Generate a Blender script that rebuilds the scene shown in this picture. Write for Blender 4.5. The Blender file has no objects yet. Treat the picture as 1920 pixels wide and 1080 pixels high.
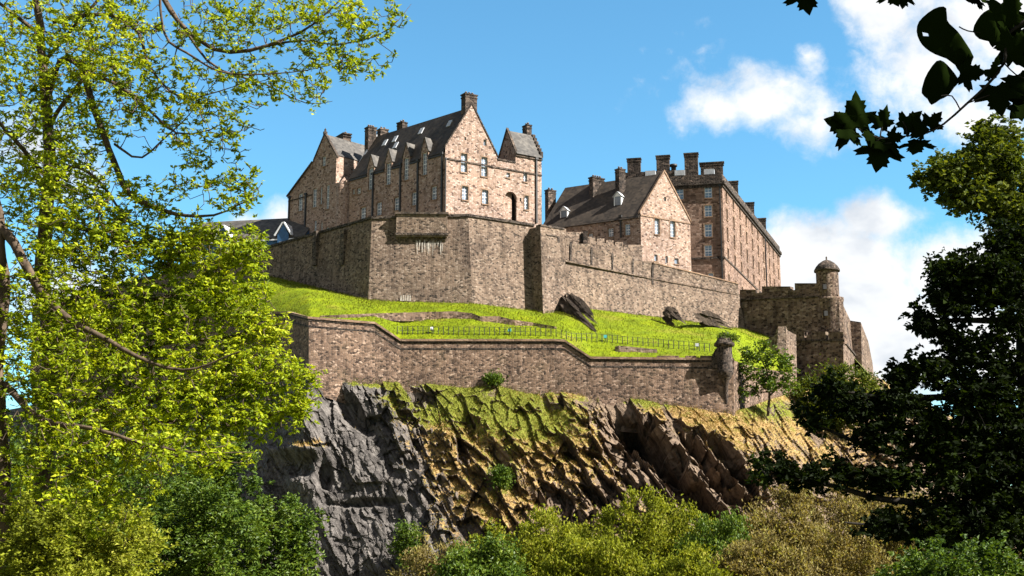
import bpy, math, random
import numpy as np
from mathutils import Vector

S = bpy.context.scene
COL = S.collection
R = math.radians

# ------------------------------------------------------------------ camera
F = 2370.0                       # focal length in pixels of a 1920 px wide frame
CAMZ = 2.0
TAN = 440.0 / F
TH = math.atan(TAN)
cam_d = bpy.data.cameras.new("camera")
cam = bpy.data.objects.new("camera", cam_d)
COL.objects.link(cam)
cam.location = (0, 0, CAMZ)
cam.rotation_euler = (math.pi / 2 + TH, 0, 0)
cam_d.sensor_width = 36
cam_d.lens = 36 * F / 1920
cam_d.clip_start = 0.1
cam_d.clip_end = 6000
S.camera = cam
S.render.resolution_x, S.render.resolution_y = 1024, 576

# ------------------------------------------------------------------ light
SUN_EL = R(41)
SUN_AZ = math.atan2(-0.335, 0.94)          # direction towards the sun, measured from +X
tosun = Vector((math.cos(SUN_EL) * math.cos(SUN_AZ), math.cos(SUN_EL) * math.sin(SUN_AZ), math.sin(SUN_EL)))
sun_d = bpy.data.lights.new("sun", 'SUN')
sun_d.energy = 5.0
sun_d.angle = R(0.5)
sun_d.color = (1.0, 0.955, 0.88)
sun = bpy.data.objects.new("sun", sun_d)
sun.rotation_euler = tosun.to_track_quat('Z', 'Y').to_euler()
COL.objects.link(sun)
S.view_settings.view_transform = 'Standard'
S.view_settings.look = 'None'
S.view_settings.gamma = 1.0
S.view_settings.exposure = 1.75
S.cycles.max_bounces = 6
S.cycles.diffuse_bounces = 3
S.cycles.transmission_bounces = 3
S.cycles.transparent_max_bounces = 4


# ------------------------------------------------------------------ pixel rays -> points of the place
def ray(u, v):
    a, b = (u - 960) / F, (540 - v) / F
    c, s = math.cos(TH), math.sin(TH)
    return Vector((a, c - b * s, s + b * c))


def P(u, v, Y):
    d = ray(u, v)
    return Vector((0, 0, CAMZ)) + d * (Y / d.y)


def PZ(u, v, Z):
    d = ray(u, v)
    return Vector((0, 0, CAMZ)) + d * ((Z - CAMZ) / d.z)


def proj(p):
    x, y, z = p[0], p[1], p[2] - CAMZ
    c, s = math.cos(TH), math.sin(TH)
    w = y * c + z * s
    return 960 + F * x / w, 540 - F * (-y * s + z * c) / w


# ------------------------------------------------------------------ node helpers
def new_mat(name):
    m = bpy.data.materials.new(name)
    m.use_nodes = True
    nt = m.node_tree
    for n in list(nt.nodes):
        nt.nodes.remove(n)
    return m, nt


class NT:
    def __init__(s, nt):
        s.nt = nt

    def n(s, t, **kw):
        nd = s.nt.nodes.new(t)
        for k, v in kw.items():
            setattr(nd, k, v)
        return nd

    def link(s, a, b):
        s.nt.links.new(a, b)

    def inp(s, sock, val):
        if hasattr(val, 'links') or isinstance(val, bpy.types.NodeSocket):
            s.link(val, sock)
        else:
            sock.default_value = val

    def math(s, op, a, b=0.0, c=0.0, clamp=False):
        nd = s.n('ShaderNodeMath', operation=op, use_clamp=clamp)
        s.inp(nd.inputs[0], a)
        s.inp(nd.inputs[1], b)
        if op in ('MULTIPLY_ADD', 'SMOOTH_MAX', 'SMOOTH_MIN', 'WRAP', 'COMPARE'):
            s.inp(nd.inputs[2], c)
        return nd.outputs[0]

    def vmath(s, op, a, b=(0, 0, 0)):
        nd = s.n('ShaderNodeVectorMath', operation=op)
        s.inp(nd.inputs[0], a)
        s.inp(nd.inputs[1], b)
        return nd.outputs['Value'] if op in ('LENGTH', 'DOT_PRODUCT', 'DISTANCE') else nd.outputs[0]

    def noise(s, vec, scale, detail=4, rough=0.55, dist=0.0, out=0):
        nd = s.n('ShaderNodeTexNoise')
        nd.inputs['Scale'].default_value = scale
        nd.inputs['Detail'].default_value = detail
        nd.inputs['Roughness'].default_value = rough
        nd.inputs['Distortion'].default_value = dist
        if vec is not None:
            s.link(vec, nd.inputs['Vector'])
        return nd.outputs[out]

    def ramp(s, fac, stops, interp='LINEAR'):
        nd = s.n('ShaderNodeValToRGB')
        cr = nd.color_ramp
        cr.interpolation = interp
        while len(cr.elements) < len(stops):
            cr.elements.new(0.5)
        for e, (p, c) in zip(cr.elements, stops):
            e.position = p
            e.color = (*c, 1) if len(c) == 3 else c
        s.inp(nd.inputs[0], fac)
        return nd.outputs[0]

    def mix(s, fac, a, b, blend='MIX'):
        nd = s.n('ShaderNodeMix', data_type='RGBA', blend_type=blend)
        s.inp(nd.inputs[0], fac)
        s.inp(nd.inputs[6], a if not isinstance(a, tuple) else (*a, 1))
        s.inp(nd.inputs[7], b if not isinstance(b, tuple) else (*b, 1))
        return nd.outputs[2]

    def maprange(s, val, a, b, c=0.0, d=1.0, smooth=True):
        nd = s.n('ShaderNodeMapRange')
        nd.interpolation_type = 'SMOOTHSTEP' if smooth else 'LINEAR'
        s.inp(nd.inputs[0], val)
        nd.inputs[1].default_value, nd.inputs[2].default_value = a, b
        nd.inputs[3].default_value, nd.inputs[4].default_value = c, d
        return nd.outputs[0]


# ------------------------------------------------------------------ world: sky with clouds
def make_world():
    w = bpy.data.worlds.new("World")
    S.world = w
    w.use_nodes = True
    nt = w.node_tree
    for n in list(nt.nodes):
        nt.nodes.remove(n)
    N = NT(nt)
    sky = N.n('ShaderNodeTexSky', sky_type='NISHITA')
    sky.sun_disc = False
    sky.sun_elevation = SUN_EL
    sky.sun_rotation = math.pi / 2 - SUN_AZ
    sky.air_density = 1.0
    sky.dust_density = 0.25
    sky.ozone_density = 1.5
    tc = N.n('ShaderNodeTexCoord')
    d = tc.outputs['Generated']
    sep = N.n('ShaderNodeSeparateXYZ')
    N.link(d, sep.inputs[0])
    y = N.math('MAXIMUM', sep.outputs[1], 0.05)
    px = N.math('DIVIDE', sep.outputs[0], y)
    pz = N.math('DIVIDE', sep.outputs[2], y)
    comb = N.n('ShaderNodeCombineXYZ')
    N.link(px, comb.inputs[0])
    N.link(pz, comb.inputs[1])
    p = comb.outputs[0]
    warp = N.noise(p, 9.0, 6, 0.6, 0.0, 1)
    warp = N.vmath('SUBTRACT', warp, (0.5, 0.5, 0.5))
    # cumulus banks: centre and half size as directions
    blobs = [(1345, 205, 75, 48, 0.8), (1425, 190, 90, 66, 0.85), (1515, 105, 26, 30, 0.6), (1255, 128, 40, 24, 0.12),
             (1500, 225, 80, 55, 0.5), (1660, 20, 95, 80, 1.0), (1740, 130, 125, 120, 1.1), (1880, 60, 150, 130, 1.1),
             (1840, 220, 100, 70, 0.9), (1700, 215, 80, 40, 0.5),
             (1650, 412, 76, 48, 1.2), (1500, 470, 100, 74, 1.5), (1570, 530, 190, 115, 2.0), (1640, 640, 210, 130, 2.2),
             (1760, 520, 120, 74, 1.5), (1860, 470, 130, 50, 0.8), (1840, 640, 160, 130, 1.2), (1460, 430, 45, 40, 0.8),
             (530, 410, 40, 42, 1.1), (470, 450, 70, 50, 1.1), (60, 270, 95, 80, 0.8), (120, 560, 140, 90, 1.0), (260, 600, 140, 70, 0.9), (130, 330, 60, 50, 0.6)]
    acc = None
    for (u, v, ru, rv, k) in blobs:
        c = ray(u, v)
        cx, cz = c.x / c.y, c.z / c.y
        q = N.vmath('SUBTRACT', p, (cx, cz, 0))
        q = N.vmath('MULTIPLY', q, (F / ru / 1.25, F / rv / 1.25, 0))
        L = N.math('MULTIPLY_ADD', N.vmath('LENGTH', q), -k, k)
        acc = L if acc is None else N.math('SMOOTH_MAX', acc, L, 0.25)
    wv = N.vmath('MULTIPLY', warp, (0.03, 0.03, 0))
    pw = N.vmath('ADD', p, wv)
    n1 = N.noise(pw, 13.0, 9, 0.6)
    n2 = N.noise(pw, 38.0, 6, 0.6)
    n1 = N.math('MULTIPLY_ADD', n1, 2.3, -1.17)
    n2 = N.math('MULTIPLY_ADD', n2, 1.1, -0.55)
    dens = N.math('ADD', N.math('ADD', acc, n1), n2)
    dens = N.math('ADD', dens, 0.0)
    fac = N.maprange(dens, -0.10, 0.85)
    front = N.maprange(sep.outputs[1], 0.1, 0.35)
    # out of view: heavy cloud added to warm and lower the fill light
    far = N.noise(d, 2.2, 7, 0.6)
    far = N.maprange(far, 0.36, 0.56)
    far = N.math('MULTIPLY', far, N.math('SUBTRACT', 1.0, front))
    fac = N.math('MULTIPLY', fac, front)
    fac = N.math('ADD', fac, far, clamp=True)
    # cloud tone: bright tops, soft grey hollows
    g = N.noise(N.vmath('MULTIPLY', pw, (1, 1.5, 1)), 9.0, 5, 0.55)
    tone = N.ramp(g, [(0.32, (0.66, 0.71, 0.78)), (0.43, (0.88, 0.905, 0.93)), (0.54, (1.0, 1.0, 1.0))])
    tone = N.mix(front, (0.46, 0.39, 0.35), tone)  # the unseen cloud is a dim warm grey, set for the shaded walls
    bgs = N.n('ShaderNodeBackground')
    tint = N.mix(1.0, sky.outputs[0], (0.53, 0.955, 1.03), 'MULTIPLY')
    N.link(tint, bgs.inputs[0])
    bgs.inputs[1].default_value = 0.066
    bgc = N.n('ShaderNodeBackground')
    N.link(tone, bgc.inputs[0])
    bgc.inputs[1].default_value = 0.33
    ms = N.n('ShaderNodeMixShader')
    N.link(fac, ms.inputs[0])
    N.link(bgs.outputs[0], ms.inputs[1])
    N.link(bgc.outputs[0], ms.inputs[2])
    out = N.n('ShaderNodeOutputWorld')
    N.link(ms.outputs[0], out.inputs[0])


make_world()


# ------------------------------------------------------------------ materials
def principled(N, color, rough=0.9, spec=0.25, normal=None):
    b = N.n('ShaderNodeBsdfPrincipled')
    N.inp(b.inputs['Base Color'], (*color, 1) if isinstance(color, tuple) else color)
    b.inputs['Roughness'].default_value = rough
    b.inputs['Specular IOR Level'].default_value = spec
    if normal is not None:
        N.link(normal, b.inputs['Normal'])
    o = N.n('ShaderNodeOutputMaterial')
    N.link(b.outputs[0], o.inputs[0])
    return b


def bump(N, h, strength=0.5, dist=0.05):
    b = N.n('ShaderNodeBump')
    b.inputs['Strength'].default_value = strength
    b.inputs['Distance'].default_value = dist
    N.link(h, b.inputs['Height'])
    return b.outputs[0]


def stone_mat(name, stops, w=0.62, h=0.34, mortar=(0.19, 0.155, 0.13), weather=0.5, streak=0.35, jitter=0.12, mold=0.0, bstr=0.6, rubble=True):
    m, nt = new_mat(name)
    N = NT(nt)
    uv = N.n('ShaderNodeUVMap').outputs[0]
    jn = N.noise(uv, 0.9, 3, 0.5, 0, 1)
    jn = N.vmath('SUBTRACT', jn, (0.5, 0.5, 0.5))
    uvj = N.vmath('ADD', uv, N.vmath('MULTIPLY', jn, (jitter * 3, jitter, 0)))
    sep = N.n('ShaderNodeSeparateXYZ')
    N.link(uvj, sep.inputs[0])
    if rubble:
        vs = N.vmath('MULTIPLY', uvj, (1 / w, 1 / h, 0))
        vo = N.n('ShaderNodeTexVoronoi', voronoi_dimensions='2D')
        vo.inputs['Scale'].default_value = 1.0
        vo.inputs['Randomness'].default_value = .8
        N.link(vs, vo.inputs['Vector'])
        sc = N.n('ShaderNodeSeparateColor')
        N.link(vo.outputs['Color'], sc.inputs[0])
        rnd = sc.outputs[0]
        ve = N.n('ShaderNodeTexVoronoi', voronoi_dimensions='2D', feature='DISTANCE_TO_EDGE')
        ve.inputs['Scale'].default_value = 1.0
        ve.inputs['Randomness'].default_value = .8
        N.link(vs, ve.inputs['Vector'])
        ed = N.math('MULTIPLY', ve.outputs[0], h)
    else:
        vv = N.math('DIVIDE', sep.outputs[1], h)
        row = N.math('FLOOR', vv)
        wn = N.n('ShaderNodeTexWhiteNoise', noise_dimensions='1D')
        N.link(row, wn.inputs['W'])
        uu = N.math('DIVIDE', sep.outputs[0], w)
        uu = N.math('MULTIPLY', uu, N.math('MULTIPLY_ADD', wn.outputs['Value'], 0.7, 0.65))
        uu = N.math('MULTIPLY_ADD', wn.outputs['Value'], 17.3, uu)
        colm = N.math('FLOOR', uu)
        cb = N.n('ShaderNodeCombineXYZ')
        N.link(colm, cb.inputs[0])
        N.link(row, cb.inputs[1])
        wn2 = N.n('ShaderNodeTexWhiteNoise', noise_dimensions='2D')
        N.link(cb.outputs[0], wn2.inputs['Vector'])
        rnd = wn2.outputs['Value']
        fx = N.math('FRACT', uu)
        fy = N.math('FRACT', vv)
        ex = N.math('MINIMUM', fx, N.math('SUBTRACT', 1.0, fx))
        ey = N.math('MINIMUM', fy, N.math('SUBTRACT', 1.0, fy))
        ed = N.math('MINIMUM', N.math('MULTIPLY', ex, w), N.math('MULTIPLY', ey, h))
    col = N.ramp(rnd, stops)
    # grain inside a stone
    fine = N.noise(uv, 5.0, 5, 0.65)
    col = N.mix(1.0, col, N.ramp(fine, [(0.25, (0.6, 0.6, 0.6)), (0.75, (1.25, 1.25, 1.25))]), 'MULTIPLY')
    mk = N.maprange(ed, 0.008, 0.03, 1.0, 0.0)
    col = N.mix(N.math('MULTIPLY', mk, 0.6), col, mortar)
    # weathering: broad dirt, soot streaks that run down
    big = N.noise(uv, 0.13, 6, 0.62, 0.4)
    bigr = N.ramp(big, [(0.30, (1 - weather, 1 - weather, 1 - weather * 0.95)), (0.52, (1, 1, 1)), (0.72, (1.12, 1.1, 1.06))])
    col = N.mix(1.0, col, bigr, 'MULTIPLY')
    st = N.noise(N.vmath('MULTIPLY', uv, (1.1, 0.13, 1)), 1.0, 5, 0.6)
    str_ = N.ramp(st, [(0.36, (1 - streak, 1 - streak, 1 - streak)), (0.52, (1, 1, 1))])
    col = N.mix(1.0, col, str_, 'MULTIPLY')
    if mold > 0:
        mo = N.noise(uv, 0.35, 5, 0.6)
        col = N.mix(N.math('MULTIPLY', N.maprange(mo, 0.52, 0.7), mold), col, (0.13, 0.12, 0.05))
    hgt = N.math('ADD', N.math('MULTIPLY', rnd, 0.6), N.math('ADD', fine, N.math('MULTIPLY', mk, -1.0)))
    principled(N, col, 0.92, 0.15, bump(N, hgt, bstr, 0.08))
    return m


def slate_mat(name, c0, c1, w=0.45, h=0.4):
    m, nt = new_mat(name)
    N = NT(nt)
    uv = N.n('ShaderNodeUVMap').outputs[0]
    sep = N.n('ShaderNodeSeparateXYZ')
    N.link(uv, sep.inputs[0])
    vv = N.math('DIVIDE', sep.outputs[1], h)
    row = N.math('FLOOR', vv)
    uu = N.math('MULTIPLY_ADD', row, 0.5, N.math('DIVIDE', sep.outputs[0], w))
    cb = N.n('ShaderNodeCombineXYZ')
    N.link(N.math('FLOOR', uu), cb.inputs[0])
    N.link(row, cb.inputs[1])
    wn = N.n('ShaderNodeTexWhiteNoise', noise_dimensions='2D')
    N.link(cb.outputs[0], wn.inputs['Vector'])
    col = N.mix(wn.outputs['Value'], c0, c1)
    big = N.noise(uv, 0.35, 6, 0.62)
    col = N.mix(1.0, col, N.ramp(big, [(0.3, (0.55, 0.55, 0.55)), (0.7, (1.35, 1.3, 1.2))]), 'MULTIPLY')
    hgt = N.math('ADD', N.math('FRACT', vv), N.math('MULTIPLY', wn.outputs['Value'], 0.4))
    principled(N, col, 0.75, 0.3, bump(N, hgt, 0.5, 0.04))
    return m


def plain_mat(name, color, rough=0.7, spec=0.3, var=0.25, scale=2.0, metallic=0.0):
    m, nt = new_mat(name)
    N = NT(nt)
    tc = N.n('ShaderNodeTexCoord').outputs['Object']
    n = N.noise(tc, scale, 5, 0.6)
    col = N.mix(1.0, color, N.ramp(n, [(0.3, (1 - var,) * 3), (0.7, (1 + var,) * 3)]), 'MULTIPLY')
    b = principled(N, col, rough, spec, bump(N, n, 0.2, 0.02))
    b.inputs['Metallic'].default_value = metallic
    return m


def leaf_mat(name, stops, trans=0.4, gloss=0.25, rough=0.5):
    m, nt = new_mat(name)
    N = NT(nt)
    g = N.n('ShaderNodeNewGeometry')
    rnd = g.outputs['Random Per Island']
    tc = N.n('ShaderNodeTexCoord').outputs['Object']
    big = N.noise(tc, 0.6, 3, 0.5)
    f = N.math('ADD', N.math('MULTIPLY', rnd, 0.6), N.math('MULTIPLY_ADD', big, 1.2, -0.4), clamp=True)
    col = N.ramp(f, stops)
    b = N.n('ShaderNodeBsdfPrincipled')
    N.link(col, b.inputs['Base Color'])
    b.inputs['Roughness'].default_value = rough
    b.inputs['Specular IOR Level'].default_value = gloss
    t = N.n('ShaderNodeBsdfTranslucent')
    N.link(N.mix(1.0, col, (1.35, 1.25, 0.5), 'MULTIPLY'), t.inputs[0])
    ms = N.n('ShaderNodeMixShader')
    ms.inputs[0].default_value = trans
    N.link(b.outputs[0], ms.inputs[1])
    N.link(t.outputs[0], ms.inputs[2])
    o = N.n('ShaderNodeOutputMaterial')
    N.link(ms.outputs[0], o.inputs[0])
    return m


def bark_mat(name, c0, c1, scale=9.0):
    m, nt = new_mat(name)
    N = NT(nt)
    tc = N.n('ShaderNodeTexCoord').outputs['Object']
    n = N.noise(N.vmath('MULTIPLY', tc, (1, 1, 0.35)), scale, 6, 0.65)
    col = N.ramp(n, [(0.32, c0), (0.68, c1)])
    principled(N, col, 0.9, 0.15, bump(N, n, 0.7, 0.02))
    return m


def glass_mat(name, base=(0.16, 0.20, 0.25)):
    m, nt = new_mat(name)
    N = NT(nt)
    tc = N.n('ShaderNodeTexCoord').outputs['Object']
    n = N.noise(tc, 0.7, 2, 0.5)
    col = N.mix(n, tuple(c * 0.5 for c in base), tuple(c * 1.6 for c in base))
    principled(N, col, 0.12, 0.8, bump(N, n, 0.15, 0.05))
    return m


def grass_mat(name, stops, sc=0.35, worn=None):
    m, nt = new_mat(name)
    N = NT(nt)
    tc = N.n('ShaderNodeTexCoord').outputs['Object']
    n = N.noise(tc, sc, 8, 0.68)
    n2 = N.noise(tc, 3.5, 5, 0.7)
    f = N.math('ADD', N.math('MULTIPLY', n, 0.7), N.math('MULTIPLY', n2, 0.3))
    col = N.ramp(f, stops)
    if worn:
        pn = N.noise(tc, 0.16, 5, 0.6)
        col = N.mix(N.math('MULTIPLY', N.maprange(pn, 0.55, 0.68), 0.6), col, worn)
        pn2 = N.noise(tc, 0.27, 4, 0.6, 0.3)
        col = N.mix(N.math('MULTIPLY', N.maprange(pn2, 0.54, 0.7), 0.5), col, (0.07, 0.10, 0.006))
    principled(N, col, 0.9, 0.1, bump(N, n2, 0.8, 0.25))
    return m


def cliff_mat(name, dark=1.0):
    m, nt = new_mat(name)
    N = NT(nt)
    tc = N.n('ShaderNodeTexCoord').outputs['Object']
    # strata fall to the right: stretch the texture along them
    rot = N.n('ShaderNodeMapping')
    rot.inputs['Rotation'].default_value = (0, R(-57), 0)
    N.link(tc, rot.inputs[0])
    st = N.vmath('MULTIPLY', rot.outputs[0], (0.22, 0.8, 2.2))
    s1 = N.noise(st, 0.8, 8, 0.68, 0.3)
    s2 = N.noise(tc, 1.6, 8, 0.75)
    f = N.math('ADD', N.math('MULTIPLY', s1, 0.65), N.math('MULTIPLY', s2, 0.35))
    brown = N.n('ShaderNodeAttribute', attribute_name='brown').outputs['Fac']
    grey = N.ramp(f, [(0.36, (0.014, 0.012, 0.011)), (0.46, (0.062, 0.055, 0.050)), (0.55, (0.125, 0.112, 0.102)), (0.66, (0.23, 0.207, 0.186))])
    tan = N.ramp(f, [(0.34, (0.020, 0.014, 0.010)), (0.44, (0.085, 0.060, 0.042)), (0.56, (0.185, 0.132, 0.090)), (0.7, (0.32, 0.235, 0.16))])
    rock = N.mix(brown, grey, tan)
    if dark < 1: rock = N.mix(1.0, rock, (dark, dark * .97, dark * .94), 'MULTIPLY')
    gr = N.n('ShaderNodeAttribute', attribute_name='grass').outputs['Fac']
    dry = N.n('ShaderNodeAttribute', attribute_name='dry').outputs['Fac']
    gn = N.noise(tc, 2.6, 7, 0.75)
    gd = N.math('ADD', gr, N.math('MULTIPLY_ADD', gn, 1.3, -0.65))
    gmask = N.maprange(gd, 0.42, 0.58)
    gn2 = N.noise(tc, 0.7, 6, 0.7)
    green = N.ramp(gn, [(0.3, (0.035, 0.042, 0.006)), (0.5, (0.135, 0.150, 0.014)), (0.7, (0.26, 0.25, 0.045))])
    ochre = N.ramp(gn, [(0.3, (0.07, 0.042, 0.016)), (0.5, (0.285, 0.18, 0.066)), (0.7, (0.50, 0.36, 0.17))])
    dr = N.maprange(N.math('ADD', dry, N.math('MULTIPLY_ADD', gn2, 1.2, -0.6)), 0.35, 0.65)
    gcol = N.mix(dr, green, ochre)
    col = N.mix(gmask, rock, gcol)
    hb = N.math('ADD', N.math('MULTIPLY', s1, 1.0), N.math('MULTIPLY', s2, 0.8))
    principled(N, col, 0.88, 0.2, bump(N, hb, 0.9, 0.5))
    return m


M = {}
M['hosp'] = stone_mat('pink tan rubble', [(0.0, (0.09, 0.055, 0.045)), (0.06, (0.14, 0.095, 0.075)), (0.15, (0.27, 0.18, 0.13)), (0.35, (0.33, 0.226, 0.172)), (0.65, (0.38, 0.268, 0.21)), (0.88, (0.425, 0.314, 0.257)), (1.0, (0.50, 0.40, 0.33))], 0.40, 0.26, weather=0.3, streak=0.2)
M['trim'] = stone_mat('dressed stone', [(0.0, (0.200, 0.124, 0.079)), (0.5, (0.271, 0.175, 0.116)), (1.0, (0.328, 0.222, 0.152))], 0.9, 0.4, weather=0.3, streak=0.2)
M['dark'] = stone_mat('sooty stone', [(0.0, (0.02, 0.017, 0.015)), (0.5, (0.055, 0.042, 0.034)), (0.85, (0.10, 0.075, 0.058)), (1.0, (0.19, 0.14, 0.11))], 0.5, 0.32, weather=0.5, streak=0.4)
M['soot_shade'] = stone_mat('soot and shade black stone', [(0.0, (0.015, 0.012, 0.010)), (0.6, (0.035, 0.028, 0.023)), (1.0, (0.10, 0.08, 0.065))], 0.5, 0.32, weather=0.4, streak=0.3)  # near-black stone, also used to draw shadow lines and shaded slots
M['barr'] = stone_mat('pinkish ashlar', [(0.0, (0.089, 0.052, 0.037)), (0.2, (0.170, 0.106, 0.076)), (0.55, (0.241, 0.151, 0.110)), (0.85, (0.291, 0.191, 0.143)), (1.0, (0.354, 0.251, 0.194))], 0.6, 0.31, weather=0.3, streak=0.25, rubble=False)
M['bast'] = stone_mat('grey tan wall', [(0.0, (0.035, 0.027, 0.020)), (0.12, (0.081, 0.057, 0.042)), (0.35, (0.162, 0.112, 0.080)), (0.7, (0.203, 0.144, 0.105)), (0.9, (0.239, 0.177, 0.131)), (1.0, (0.305, 0.234, 0.182))], 0.36, 0.24, weather=0.4, streak=0.4, mold=0.04)
M['low'] = stone_mat('brown boundary wall', [(0.0, (0.037, 0.024, 0.018)), (0.15, (0.087, 0.056, 0.039)), (0.4, (0.167, 0.107, 0.073)), (0.75, (0.223, 0.144, 0.099)), (0.92, (0.285, 0.192, 0.137)), (1.0, (0.409, 0.293, 0.217))], 0.36, 0.24, weather=0.45, streak=0.35, mold=0.1)
M['batt'] = stone_mat('weathered brown wall', [(0.0, (0.031, 0.020, 0.016)), (0.2, (0.081, 0.052, 0.037)), (0.5, (0.149, 0.099, 0.072)), (0.8, (0.205, 0.143, 0.104)), (1.0, (0.285, 0.211, 0.160))], 0.55, 0.34, weather=0.6, streak=0.4, mold=0.2)
M['slate'] = slate_mat('brown slate', (0.030, 0.024, 0.020), (0.062, 0.049, 0.039))
M['slateg'] = slate_mat('grey slate', (0.045, 0.042, 0.040), (0.095, 0.088, 0.082))
M['lead'] = plain_mat('pale lead', (0.36, 0.37, 0.39), 0.5, 0.5)
M['glass'] = glass_mat('window glass')
M['white'] = plain_mat('white paint', (0.72, 0.73, 0.74), 0.5, 0.4, 0.1)
M['blue'] = plain_mat('blue paint', (0.03, 0.10, 0.22), 0.5, 0.4, 0.2)
M['iron'] = plain_mat('dark iron', (0.025, 0.024, 0.024), 0.6, 0.4, 0.3)
M['pot'] = plain_mat('clay pot', (0.22, 0.15, 0.10), 0.8, 0.2)
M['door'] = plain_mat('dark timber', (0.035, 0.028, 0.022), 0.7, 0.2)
M['lime'] = plain_mat('lime stain', (0.34, 0.31, 0.27), 0.9, 0.1, 0.5, 2.0)
M['grass'] = grass_mat('terrace grass', [(0.30, (0.055, 0.072, 0.003)), (0.46, (0.112, 0.15, 0.004)), (0.58, (0.155, 0.195, 0.003)), (0.72, (0.21, 0.205, 0.010))], 0.35, (0.20, 0.18, 0.025))
M['ground'] = grass_mat('garden ground', [(0.3, (0.05, 0.05, 0.02)), (0.5, (0.09, 0.10, 0.025)), (0.7, (0.16, 0.13, 0.06))])
M['plat'] = plain_mat('gravel yard', (0.22, 0.19, 0.16), 0.95, 0.1)
M['cliff'] = cliff_mat('crag rock')
M['crag'] = cliff_mat('black crag rock', .36)
M['teal'] = plain_mat('teal paint', (0.05, 0.30, 0.30), 0.5, 0.4, 0.1)
M['bark'] = bark_mat('brown bark', (0.028, 0.02, 0.014), (0.12, 0.085, 0.058))
M['barkd'] = bark_mat('dark bark', (0.008, 0.007, 0.006), (0.025, 0.02, 0.016))


# ------------------------------------------------------------------ mesh builder
def wloc(o):
    p = Vector((0, 0, 0))
    while o is not None:
        p += o.location
        o = o.parent
    return p


def tag(o, label=None, cat=None, group=None, kind=None):
    if label: o['label'] = label
    if cat: o['category'] = cat
    if group: o['group'] = group
    if kind: o['kind'] = kind
    return o


def thing(name, label, cat, loc, group=None):
    o = bpy.data.objects.new(name, None)
    o.empty_display_size = 0.5
    COL.objects.link(o)
    o.location = loc
    return tag(o, label, cat, group)


class MB:
    def __init__(s):
        s.v, s.f, s.mi, s.sm = [], [], [], []

    def face(s, pts, m=0, smooth=False):
        i = len(s.v)
        s.v += [tuple(p) for p in pts]
        s.f.append(list(range(i, i + len(pts))))
        s.mi.append(m)
        s.sm.append(smooth)

    def hexa(s, b, t, m=0):
        """b, t: four bottom and four top corners, both anticlockwise from above"""
        s.face([b[3], b[2], b[1], b[0]], m)
        s.face(t, m)
        for i in range(4):
            j = (i + 1) % 4
            s.face([b[i], b[j], t[j], t[i]], m)

    def box(s, c, a, b, la, lb, z0, z1, m=0):
        """upright box: centre c (xy), unit directions a and b, half lengths la, lb"""
        a, b = Vector((a[0], a[1], 0)), Vector((b[0], b[1], 0))
        if a.cross(b).z < 0:
            a, b, la, lb = b, a, lb, la
        c = Vector((c[0], c[1], 0))
        q = [c - a * la - b * lb, c + a * la - b * lb, c + a * la + b * lb, c - a * la + b * lb]
        s.hexa([p + Vector((0, 0, z0)) for p in q], [p + Vector((0, 0, z1)) for p in q], m)

    def lathe(s, c, prof, n=24, m=0, smooth=True):
        for (r0, z0), (r1, z1) in zip(prof[:-1], prof[1:]):
            for k in range(n):
                a0, a1 = 2 * math.pi * k / n, 2 * math.pi * (k + 1) / n
                q = [(c[0] + r0 * math.cos(a0), c[1] + r0 * math.sin(a0), z0), (c[0] + r0 * math.cos(a1), c[1] + r0 * math.sin(a1), z0),
                     (c[0] + r1 * math.cos(a1), c[1] + r1 * math.sin(a1), z1), (c[0] + r1 * math.cos(a0), c[1] + r1 * math.sin(a0), z1)]
                if r0 < 1e-4: q = q[1:]
                elif r1 < 1e-4: q = q[:3]
                s.face(q, m, smooth)

    def sweep(s, rings, m=0, caps=True, closed=True):
        n = len(rings[0])
        for a, b in zip(rings[:-1], rings[1:]):
            for k in range(n if closed else n - 1):
                j = (k + 1) % n
                s.face([a[k], b[k], b[j], a[j]], m)
        if caps:
            s.face(list(rings[0]), m)
            s.face(list(reversed(rings[-1])), m)

    def build(s, name, mats, parent=None):
        me = bpy.data.meshes.new(name)
        off = wloc(parent)
        V = np.array(s.v, dtype=float).reshape(-1, 3)
        me.from_pydata((V - np.array(off)).tolist(), [], s.f)
        if not isinstance(mats, (list, tuple)): mats = [mats]
        for m in mats: me.materials.append(m)
        uvl = me.uv_layers.new(name='UVMap')
        uvs = []
        for f in s.f:
            p = V[f]
            nrm = np.zeros(3)
            for k in range(len(f)):
                nrm += np.cross(p[k], p[(k + 1) % len(f)])
            L = np.linalg.norm(nrm)
            nrm = nrm / L if L > 1e-9 else np.array((0, 0, 1.0))
            hl = math.hypot(nrm[0], nrm[1])
            if hl > 0.12:
                t = np.array((-nrm[1], nrm[0], 0)) / hl
                uu = p @ t
                vv = p[:, 2] / max(hl, 0.3)
            else:
                uu, vv = p[:, 0], p[:, 1]
            uvs.append(np.stack([uu, vv], 1))
        uvl.data.foreach_set('uv', np.concatenate(uvs).ravel())
        me.polygons.foreach_set('material_index', s.mi)
        me.polygons.foreach_set('use_smooth', s.sm)
        me.update()
        if any(s.sm):
            import bmesh
            bm = bmesh.new()
            bm.from_mesh(me)
            bmesh.ops.remove_doubles(bm, verts=bm.verts, dist=0.0005)
            bm.to_mesh(me)
            bm.free()
        o = bpy.data.objects.new(name, me)
        COL.objects.link(o)
        if parent is not None: o.parent = parent
        return o


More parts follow.
